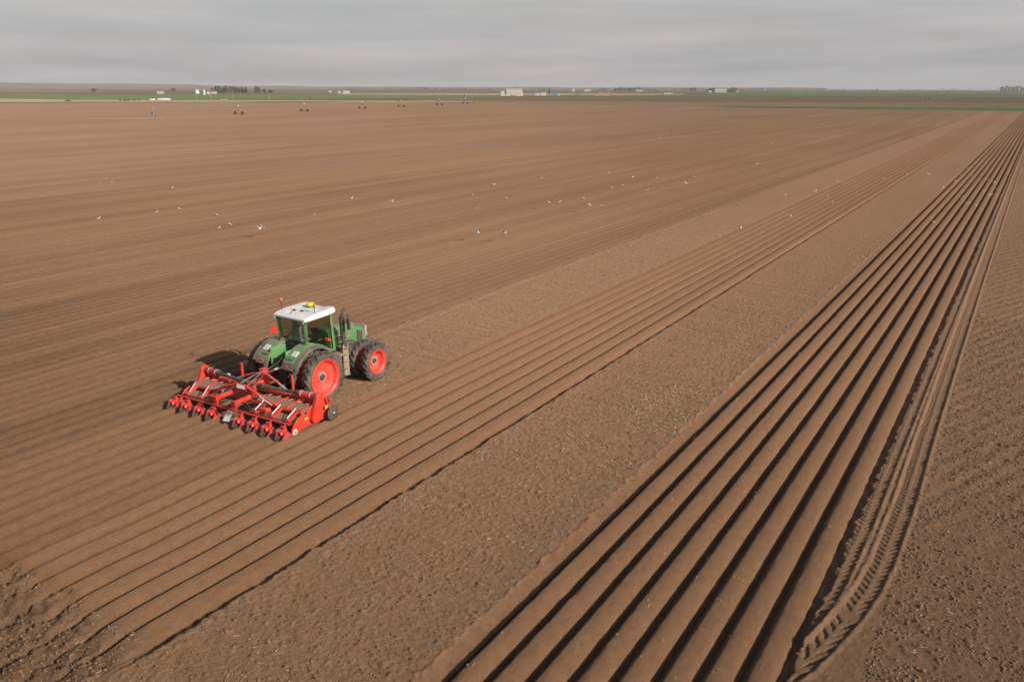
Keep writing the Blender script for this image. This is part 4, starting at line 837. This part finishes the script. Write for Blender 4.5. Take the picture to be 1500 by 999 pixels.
def tree(kind, x, y, h, wd, label, group=None, name='tree'):
    p = PRO[kind]
    if p[1]: o = p[0]; p[1] = False
    else: o = copy_tree(p[0])
    o.name = name
    o.location = (x, y, -.7); o.rotation_euler = (0, 0, random.uniform(0, 6.28)); o.scale = (wd/5.6, wd/5.6, h/9.6); tag(o, label, 'tree', group); return o
def along(x, y, off, back=0):      # point shifted sideways across the line of sight from (x, y)
    d = math.hypot(x, y); return x+off*y/d+back*x/d, y-off*x/d+back*y/d
for k, off in enumerate((-31,-26,-21,-15.5,-11,-6,-1,3.5,8,12.5,17,21.5,26,30.5)):
    x, y = along(-1333, 1066, off, random.uniform(-8, 12)); h = (12,15.5,16,15,13,16.5,15.5,14,15.5,13,12.5,13.5,11.5,13)[k]
    tree('rounddark' if k % 3 else 'round', x, y, h, random.uniform(6.5, 8), 'tall tree, %s from the left in the dense grove on the left horizon' % ORD[k], 'grove at the left farmstead')
for off, h, l_ in ((-6, 15.5, 'tallest tree of the small group just right of the farmstead grove'), (-1.5, 13, 'medium tree beside the tallest one right of the farmstead grove')):
    x, y = along(-1301, 1107, off+3); tree('rounddark', x, y, h, 8, l_)
x, y = along(-1294, 1117, 0); tree('pale', x, y, 9.5, 11, 'pale low rounded tree between the small tree group and a dark bush')
x, y = along(-1288, 1125, 2); tree('rounddark', x, y, 8, 12, 'dark rounded bushy tree at the right end of the left tree group')
tree('spruce', -826.6, 1425, 13, 6.5, 'single dark pointed spruce behind the grey and blue containers', name='spruce_tree')
for k, (off, h, w_) in enumerate(((-8,9,9), (-2,13,12), (4,14.5,12))): 
    x, y = along(-717, 2054, off); tree('rounddark', x, y, h, w_, 'dark tree, %s from the left before the long pale barn' % ORD[k], 'trees left of the long farm building')
for k, (off, h, w_) in enumerate(((-8,12,10), (0,15,9), (6,16,9), (12,13,9))):
    x, y = along(-732, 2257, off); tree('rounddark' if off else 'tall', x, y, h, w_, 'dark tree, %s from the left after the long pale barn' % ORD[k], 'trees right of the long farm building')
for k, (off, h, w_) in enumerate(((-8,14,16), (6,15,16))):
    x, y = along(-1132, 3040, off); tree('pale', x, y, h, w_, ('left' if k == 0 else 'right')+' one of two pale green trees left of the right hand farmstead', 'pale trees left of the farmstead')
for k, off in enumerate((-46,-34,-22,-10,2,14,27,38,46)):
    x, y = along(-1278, 2771, off, random.uniform(-15,15)); tree('round', x, y, random.uniform(12,17), 14, 'hazy green tree, %s from the left in the wooded clump on the central horizon' % ORD[k], 'wooded clump on the central horizon')
for k, off in enumerate((-48,-36,-22,-8,4,18,30,42,55,68)):
    x, y = along(-105, 3841, off, random.uniform(-15,15)); tree('round', x, y, random.uniform(20,26), 18, 'hazy tree, %s from the left in the grove at the right end of horizon' % ORD[k], 'grove at the far right horizon')
for (x, y, l_) in ((-1900, 1130, 'lone distant tree on the slope near the left horizon'), (-2010, 1420, 'distant rounded tree right of the lone slope tree at left')):
    tree('rounddark', x, y, 9, 16, l_)
for _k, _p in PRO.items():
    if _p[1]:
        for _c in list(_p[0].children): bpy.data.objects.remove(_c)
        bpy.data.objects.remove(_p[0])
# far-off hedgerows and woods that read as one mass
def woods():
    vs, fs = [], []; rg = random.Random(3)
    def clump(px, py, h, w_, n_):
        for k in range(n_):
            v = Vector((rg.gauss(0,.42)*w_, rg.gauss(0,.42)*w_, abs(rg.gauss(.45,.28))*h)); p = Vector((px, py, -.7))+v; s_ = h*.16
            a_ = Vector((rg.gauss(0,1), rg.gauss(0,1), rg.gauss(0,1))).normalized(); b_ = a_.cross(Vector((rg.gauss(0,1), rg.gauss(0,1), rg.gauss(0,1)))).normalized()
            n0 = len(vs); vs.extend([p-a_*s_, p+b_*s_, p+a_*s_, p-b_*s_]); fs.append((n0, n0+1, n0+2, n0+3))
    for k in range(430):
        a = R(rg.uniform(-4, 44)); d = rg.uniform(3300, 5000); den = vnoise(np.array([math.degrees(a)*1.3]), np.array([.5]), 77)[0]
        if rg.random() > den*1.3-.05: continue
        clump(-d*math.sin(a), d*math.cos(a), rg.uniform(7, 14)*(d/4000), rg.uniform(15, 50), 16)
    for k in range(70):
        a = R(rg.uniform(34, 66)); d = rg.uniform(2300, 3600); clump(-d*math.sin(a), d*math.cos(a), rg.uniform(3, 6), rg.uniform(15, 45), 12)
    me_ = bpy.data.meshes.new('far_woods'); me_.from_pydata([tuple(v) for v in vs], [], fs); me_.materials.append(LEAF['dark'])
    tag(link(bpy.data.objects.new('far_woods', me_)), 'hazy line of far off woods and hedgerows along the horizon', 'woods', kind='stuff')
woods()

# ------------------------------------------------------------------ farm buildings, vehicles and poles on the horizon
CREAM = mat('cream_sheet', (.62,.55,.45), .6, scale=.3); WHT = mat('white_sheet', (.55,.54,.53), .5, scale=.3); GREYR = mat('grey_roof', (.45,.46,.48), .5, scale=.3)
REDW = mat('red_wall', (.35,.08,.06), .7, scale=.3); WOODB = mat('weathered_crate_wood', (.42,.22,.13), .8, var=.25, scale=.8); WOODL = mat('light_wood', (.62,.43,.28), .8); DARKW = mat('dark_window', (.04,.045,.05), .6)
CAR = mat('dark_vehicle', (.06,.05,.05), .9); POLE = mat('pole_wood', (.40,.33,.27), .9)
GZ = -.7
def facing(x, y): return math.atan2(-x, y)        # local +Y points away from the camera side
def house(name, x, y, wd, dp, h, rh, wall, roof, label, cat='building', nwin=4, door=True, group=None, rz=None):
    b = empty(name, (x, y, GZ), facing(x, y) if rz is None else rz, label, cat, group)
    MB().box((0,0,h/2), (wd, dp, h)).prism([(-dp/2,h),(dp/2,h),(0,h+rh*.96)], -wd/2, wd/2).build('wall', wall, b, smooth=False)
    MB().prism([(-dp/2-.4,h-.15),(0,h+rh+.05),(dp/2+.4,h-.15),(dp/2+.4,h+.1),(0,h+rh+.3),(-dp/2-.4,h+.1)], -wd/2-.4, wd/2+.4).build('roof', roof, b, smooth=False)
    for k in range(nwin):
        xx = -wd/2+wd*(k+.5)/nwin
        MB().box((xx,-dp/2-.03,h*.52), (min(1.4, wd/nwin*.5), .1, min(1.5, h*.35))).build('window', DARKW, b)
    if door: MB().box((wd*.28 if nwin % 2 else 0,-dp/2-.05,1.3), (min(3, wd*.2),.1,2.6)).build('door', GREYR, b)
    return b
# large cream potato store with a stepped front
b = empty('storage_building', (-694,1082,GZ), facing(-694,1082), 'large cream ribbed storage building with stepped roof at the edge of the field', 'building')
MB().box((3.5,0,4.9), (24,22,9.8)).build('main_hall', CREAM, b, smooth=False, bevel=.3)
MB().box((-11.5,-1,3.6), (11,16,7.2)).box((15.2,-1,3.0), (2.4,14,7.2)).build('side_hall', CREAM, b, smooth=False, bevel=.2)
MB().prism([(-11.3,9.7),(11.3,9.7),(0,11.0)], -8.8, 15.8).build('roof', WHT, b, smooth=False)
rb = MB()
for k in range(13): rb.box((-8+k*1.92,-11.1,4.6), (.28,.3,9.0))
rb.build('wall_ribs', mat('tan_rib_sheet', (.5,.42,.32), .6), b)  # ribs in a darker, browner tone than the cream walls
for xx in (-12.5, 0.5, 9): MB().box((xx,-11.12 if xx > -6 else -9.1,2.2), (3.6,.12,4.4)).build('door', WHT, b)
def truck(x, y, rz, wd, cabm, boxm, label, boxh=2.6, name='truck'):
    b = empty(name, (x, y, GZ), rz, label, 'truck')
    MB().box((-wd*.5+1.0,0,1.75), (2.0,2.4,2.1)).build('cab', cabm, b, bevel=.15)
    MB().box((-wd*.5+.0,0,2.1), (.06,2.0,.8)).build('windscreen', DARKW, b)
    MB().box((1.1,0,1.1+boxh/2), (wd-2.6,2.5,boxh)).build('load_body', boxm, b, bevel=.08)
    MB().box((.5,0,.85), (wd-1,1.2,.3)).build('chassis', BLACK, b)
    for xx in (-wd*.5+1.2, wd*.5-2.6, wd*.5-1.2):
        for s_ in (-1, 1):
            MB().lathe([(-.15,.05),(-.15,.45),(-.1,.5),(.1,.5),(.15,.45),(.15,.05)], (0,0,0), 14, 'Y').build('wheel', RUBBER, b).location = (xx, s_*1.15, .5)
    return b
fz = facing(-660, 1000)
truck(*along(-660,1030,-8), facing(-660,1030), 7.5, WHT, WHT, 'white lorry parked in front of the cream storage building', 2.0)
truck(*along(-655,1020,3), facing(-660,1030), 7, CAR, CAR, 'dark flatbed lorry parked right of the white lorry by the cream building', .5)
def container(x, y, l_, h, m_, label, group=None):
    b = empty('container', (x, y, GZ), facing(x, y), label, 'container', group)
    MB().box((0,0,h/2), (l_,2.6,h)).build('body', m_, b, smooth=False, bevel=.08); r_ = MB()
    for k in range(int(l_/.8)): r_.box((-l_/2+.5+k*.8,-1.32,h/2), (.2,.06,h*.86))
    r_.build('ribs', m_, b); MB().box((l_/2+.03,0,h/2), (.05,2.2,h*.85)).build('door', m_, b); return b
x, y = along(-691,1164,-5); container(x, y, 8, 4.2, mat('pale_blue_sheet', (.42,.48,.55), .5), 'pale grey blue container shed left of the spruce')
x, y = along(-691,1164,4.5); container(x, y, 8, 5, WHT, 'taller whitish container shed between grey one and the spruce')
x, y = along(-684,1180,13); container(x, y, 6, 2.6, WHT, 'low white container at the foot of the spruce')
x, y = along(-677,1180,0+2); container(x, y, 6, 4.2, BLUE, 'bright blue container right of the spruce')
x, y = along(-677,1180,9); container(x, y, 4, 3, mat('light_blue_sheet', (.35,.5,.6), .5), 'small light blue container right of the bright blue one')
truck(-648, 1211, facing(-648,1211), 9.5, REDW, mat('slate_body', (.2,.25,.3), .6), 'red truck with slate coloured load parked at the far field edge', 2.4)
x, y = along(-720,1140,-9); truck(x, y, facing(x, y), 5, CAR, CAR, 'small dark truck standing left of the pale blue container shed', .8)
# stacks of wooden potato crates
for k in range(6):
    x, y = along(-618,1244,-10.2+k*4.1)
    s_ = empty('crate_stack', (x, y, GZ), facing(x, y), ('leftmost low stack of brown wooden crates at the far field edge' if k == 0 else 'rightmost stack of brown wooden crates at the far field edge' if k == 5 else 'tall stack of brown wooden crates, %s from the left in the crate row' % ORD[k]), 'crates', 'crate stacks at the field edge')
    n_ = 4 if k else 3
    for j in range(n_):
        c = MB().box((0,0,.55+j*1.2), (3.8,2.6,1.05)).build('crate', WOODB if (k+j) % 4 else WOODL, s_, smooth=False)
        c2 = MB()
        for q in (-1.85,-.6,.6,1.85): c2.box((q,-1.34,.55+j*1.2), (.16,.08,1.08))
        c2.build('crate_slats', WOODL, c, smooth=False)
    MB().box((1.95 if k in (2,4) else -1.95,-1.36,n_*.6), (.35,.1,n_*1.2)).build('end_post', WOODL, s_)
truck(-594, 1463, facing(-594,1463), 19, CAR, WHT, 'long white semi trailer with dark cab on the road beyond the field', 2.7, 'semi_truck')
# farmstead at the right
b = house('long_barn', -811, 2409, 36, 14, 7.0, 2.6, CREAM, WHT, 'long pale barn with a row of bays between dark trees on the right horizon', 'barn', 9, False)
house('farmhouse', -779, 2457, 10, 9, 6.5, 4.5, WHT, REDW, 'white farmhouse with red roof right of the long pale barn', 'house', 3)
house('small_white_house', *along(-717,2054,-3,-20), 9, 7, 3.6, 2.4, WHT, GREYR, 'small white house below the dark trees left of the long barn', 'house', 3)
house('white_barn', -1069, 3777, 11, 9, 5, 2.5, WHT, WHT, 'lone white barn in front of far woods right of the farmstead', 'barn', 2)
house('white_grain_store', -1390, 2565, 9.5, 9, 6, 2, WHT, WHT, 'tall white store on the central horizon right of the spruce', 'building', 2)
house('long_white_shed', -1362, 2616, 21, 10, 4, 2, WHT, WHT, 'long low white shed right of the tall white store', 'shed', 4)
house('far_grey_shed', -1220, 2740, 24, 10, 4, 2, GREYR, GREYR, 'long grey shed left of the central wooded clump', 'shed', 4)
# farmstead at the left
b = empty('grain_silo', (-1128.6,852.4,GZ), 0, 'tall white cylindrical silo left of the farmstead grove', 'silo')
MB().tube((0,0,0), (0,0,7.2), 2.1, n=20).build('silo_barrel', WHT, b); MB().tube((0,0,7.2), (0,0,8.6), 2.2, .3, 20).build('silo_roof', GREYR, b)
x, y = along(-1368,1020,-2); b = empty('round_grain_bin', (x, y, GZ), 0, 'squat pale grain bin with conical roof just left of the tall silo', 'grain bin')
MB().tube((0,0,0), (0,0,6.5), 4.2, n=24).build('bin_wall', mat('pale_blue_bin', (.6,.66,.72), .5), b); MB().tube((0,0,6.5), (0,0,8.6), 4.4, .4, 24).build('bin_roof', GREYR, b)
house('red_barn', -1351, 1043, 10, 8, 3.4, 2, WHT, REDW, 'pale barn with red roof at the left foot of the farmstead grove', 'barn', 3)
house('white_cottage', -1229.7, 938, 5, 5, 2.6, 1.4, WHT, WHT, 'tiny white cottage between the silo and the red roofed barn', 'house', 2)
house('pink_shed', *along(-1368,1000,-50), 12, 7, 2.6, 1.2, mat('pinkish_sheet', (.55,.36,.3), .6), mat('pinkish_roof', (.62,.42,.36), .6), 'low pinkish shed left of the grain bin', 'shed', 2)
house('far_white_shed', -1196, 1243, 12, 8, 3.4, 1.6, WHT, WHT, 'low white shed on the horizon right of the left tree groups', 'shed', 3)
house('far_small_shed', *along(-1196,1243,-14), 6, 6, 3, 1.2, WHT, WHT, 'small white shed just left of the low white shed on the horizon', 'shed', 2)
house('far_red_shed', -1216, 1217, 5, 5, 3.4, 1.6, REDW, WHT, 'tiny red and white shed on the horizon right of the left tree groups', 'shed', 1)
# white pipe bags and debris by the dirt road
x, y = -696, 480.6; b = empty('white_storage_bag', (x, y, GZ+.3), facing(x, y), 'long white silage bag lying beside the dirt road at left', 'silage bag')
secs = []
for k, (q, r_) in enumerate(((-6.0,.25),(-5.6,.95),(-4,1.15),(0,1.2),(4,1.15),(5.6,.95),(6,.25))): secs.append([(q, r_*1.1*math.cos(2*math.pi*j/12), 1.0+r_*math.sin(2*math.pi*j/12)) for j in range(12)])
MB().loft(secs).build('bag', WHT, b)
x, y = along(-696,480.6,-10); b = empty('white_storage_bag', (x, y, GZ+.3), facing(x, y), 'short white silage bag left of the long one beside the dirt road', 'silage bag')
MB().loft([[(p[0]*.45, p[1]*.8, p[2]*.8) for p in s] for s in secs]).build('bag', WHT, b)
for k, off in enumerate((-33,-29,-25.5,-21,-17)):
    x, y = along(-700,478,off); b = empty('implement_wreck', (x, y, GZ+.3), facing(x, y)+random.uniform(-.4,.4), 'dark rusty machine, %s from the left in the row beside the dirt road' % ORD[k], 'farm implement', 'old machines beside the dirt road')
    MB().box((0,0,.9), (2.4,1.6,.6)).beam((-1.2,0,.9), (-2.3,0,.5), .15,.15).box((.4,0,1.5), (1.0,1.0,.7)).build('hull', mat('rusty_iron_%d' % k, (.10,.055,.045), .9), b, bevel=.08)
    for s_ in (-1, 1): MB().tube((.2,s_*.9,.45), (.2,s_*1.1,.45), .45, n=12).build('wheel', RUBBER, b)
for k, (x, y, l_) in enumerate(((-715,400,'small dark car on the dirt road at the far left'), (-705,448,'small dark car on the dirt road left of the old machines'))):
    b = empty('parked_car', (x, y, GZ+.3), facing(x, y)+.2, l_, 'car')
    MB().box((0,0,.7), (4.2,1.7,.65)).build('body', CAR, b, bevel=.12); MB().box((.1,0,1.2), (2.2,1.5,.5), None, .8).build('window_band', DARKW, b)
    for xx in (-1.3,1.3):
        for s_ in (-1, 1): MB().tube((xx,s_*.72,.33), (xx,s_*.9,.33), .33, n=12).build('wheel', RUBBER, b)
# red tractor far away
b = empty('red_tractor', (-613,584.5,GZ+.2), facing(-613,584)+.1, 'small distant red tractor working by the green field', 'tractor')
MB().box((-1.3,0,1.35), (1.9,.9,.9)).build('bonnet', RED, b, bevel=.1); MB().box((.5,0,2.1), (1.4,1.4,1.5)).build('cab', DARKW, b, bevel=.06); MB().box((.5,0,2.9), (1.6,1.6,.15)).build('roof', RED, b)
for xx, r_, yy in ((.7,.85,1.0), (-1.7,.55,.85)):
    for s_ in (-1, 1): MB().tube((xx,s_*yy-.2,r_), (xx,s_*yy+.2,r_), r_, n=18).build('wheel', RUBBER, b)
MB().box((3.2,0,.7), (2.4,3.4,.25)).beam((1.5,0,.8), (3.2,0,.75), .12,.12).build('towed_harrow', mat('harrow_iron', (.10,.05,.04), .8), b)
def upole(x, y, h, label, arm=True):
    b = empty('utility_pole', (x, y, GZ), facing(x, y), label, 'utility pole'); MB().tube((0,0,0), (0,0,h), .17, .12, 8).build('shaft', POLE, b)
    if arm: MB().box((0,0,h-.5), (2.2,.12,.14)).build('crossarm', POLE, b)
    for q in ((-1,0,1) if arm else ()): MB().tube((q*.95,0,h-.4), (q*.95,0,h-.15), .06, n=6).build('insulator', WHT, b)
upole(-684.6, 550.6, 9.0, 'tall pale utility pole in front of the farmstead grove')
upole(-681.6, 522.5, 5.6, 'short utility pole left of the tall one by the green field', False)
x, y = along(-684,540,-26); upole(x, y, 6.5, 'thin pole near the silo, left of the short utility pole')
x, y = along(-684,551,34); upole(x, y, 6.0, 'thin pole at the green field right of the farmstead grove')
x, y = along(-684,545,-3); b = empty('concrete_rubble', (x, y, GZ+.2), facing(x, y), 'grey rubble heap beside the track below the tall utility pole', 'rubble')
rb = MB()
for k in range(14): rb.box((random.uniform(-5,1.5), random.uniform(-1,1), random.uniform(.1,.6)), (random.uniform(.6,1.6), random.uniform(.5,1.2), random.uniform(.3,.8)), Matrix.Rotation(random.uniform(0,3), 3, 'Z'))
rb.build('rubble_blocks', mat('concrete', (.42,.39,.36), .9), b)
# second irrigation machine far off on the dark field: towers only a few pixels tall
for k, (px, py) in enumerate(((-330,1000),(-258,1040),(-190,1085),(-122,1130),(-60,1175))):
    b = empty('irrigation_tower', (px, py, GZ), facing(px, py), 'tiny wheeled irrigation tower, %s from the left on the dark far field' % ORD[k], 'irrigation tower', 'far irrigation towers')
    MB().beam((-2,0,.5), (0,0,4), .2,.2).beam((2,0,.5), (0,0,4), .2,.2).beam((-2,0,.5), (2,0,.5), .2,.2).build('tower_frame', GALV, b)
    for s_ in (-1, 1): MB().tube((s_*2,-.2,.6), (s_*2,.2,.6), .7, n=12).build('wheel', RUBBER, b)

# ------------------------------------------------------------------ haze
hm = bpy.data.materials.new('haze'); hm.use_nodes = True; n = hm.node_tree.nodes; n.clear(); ho = n.new('ShaderNodeOutputMaterial'); pv = n.new('ShaderNodeVolumePrincipled')
pv.inputs['Color'].default_value = (.82,.80,.80,1); pv.inputs['Density'].default_value = .00010; pv.inputs['Anisotropy'].default_value = 0.0
hm.node_tree.links.new(pv.outputs[0], ho.inputs['Volume'])
hz = MB().box((0,0,24.25), (16000,16000,52.5)).build('haze', hm, None, smooth=False); tag(hz, 'thin pale haze over the whole plain', 'haze', kind='stuff')
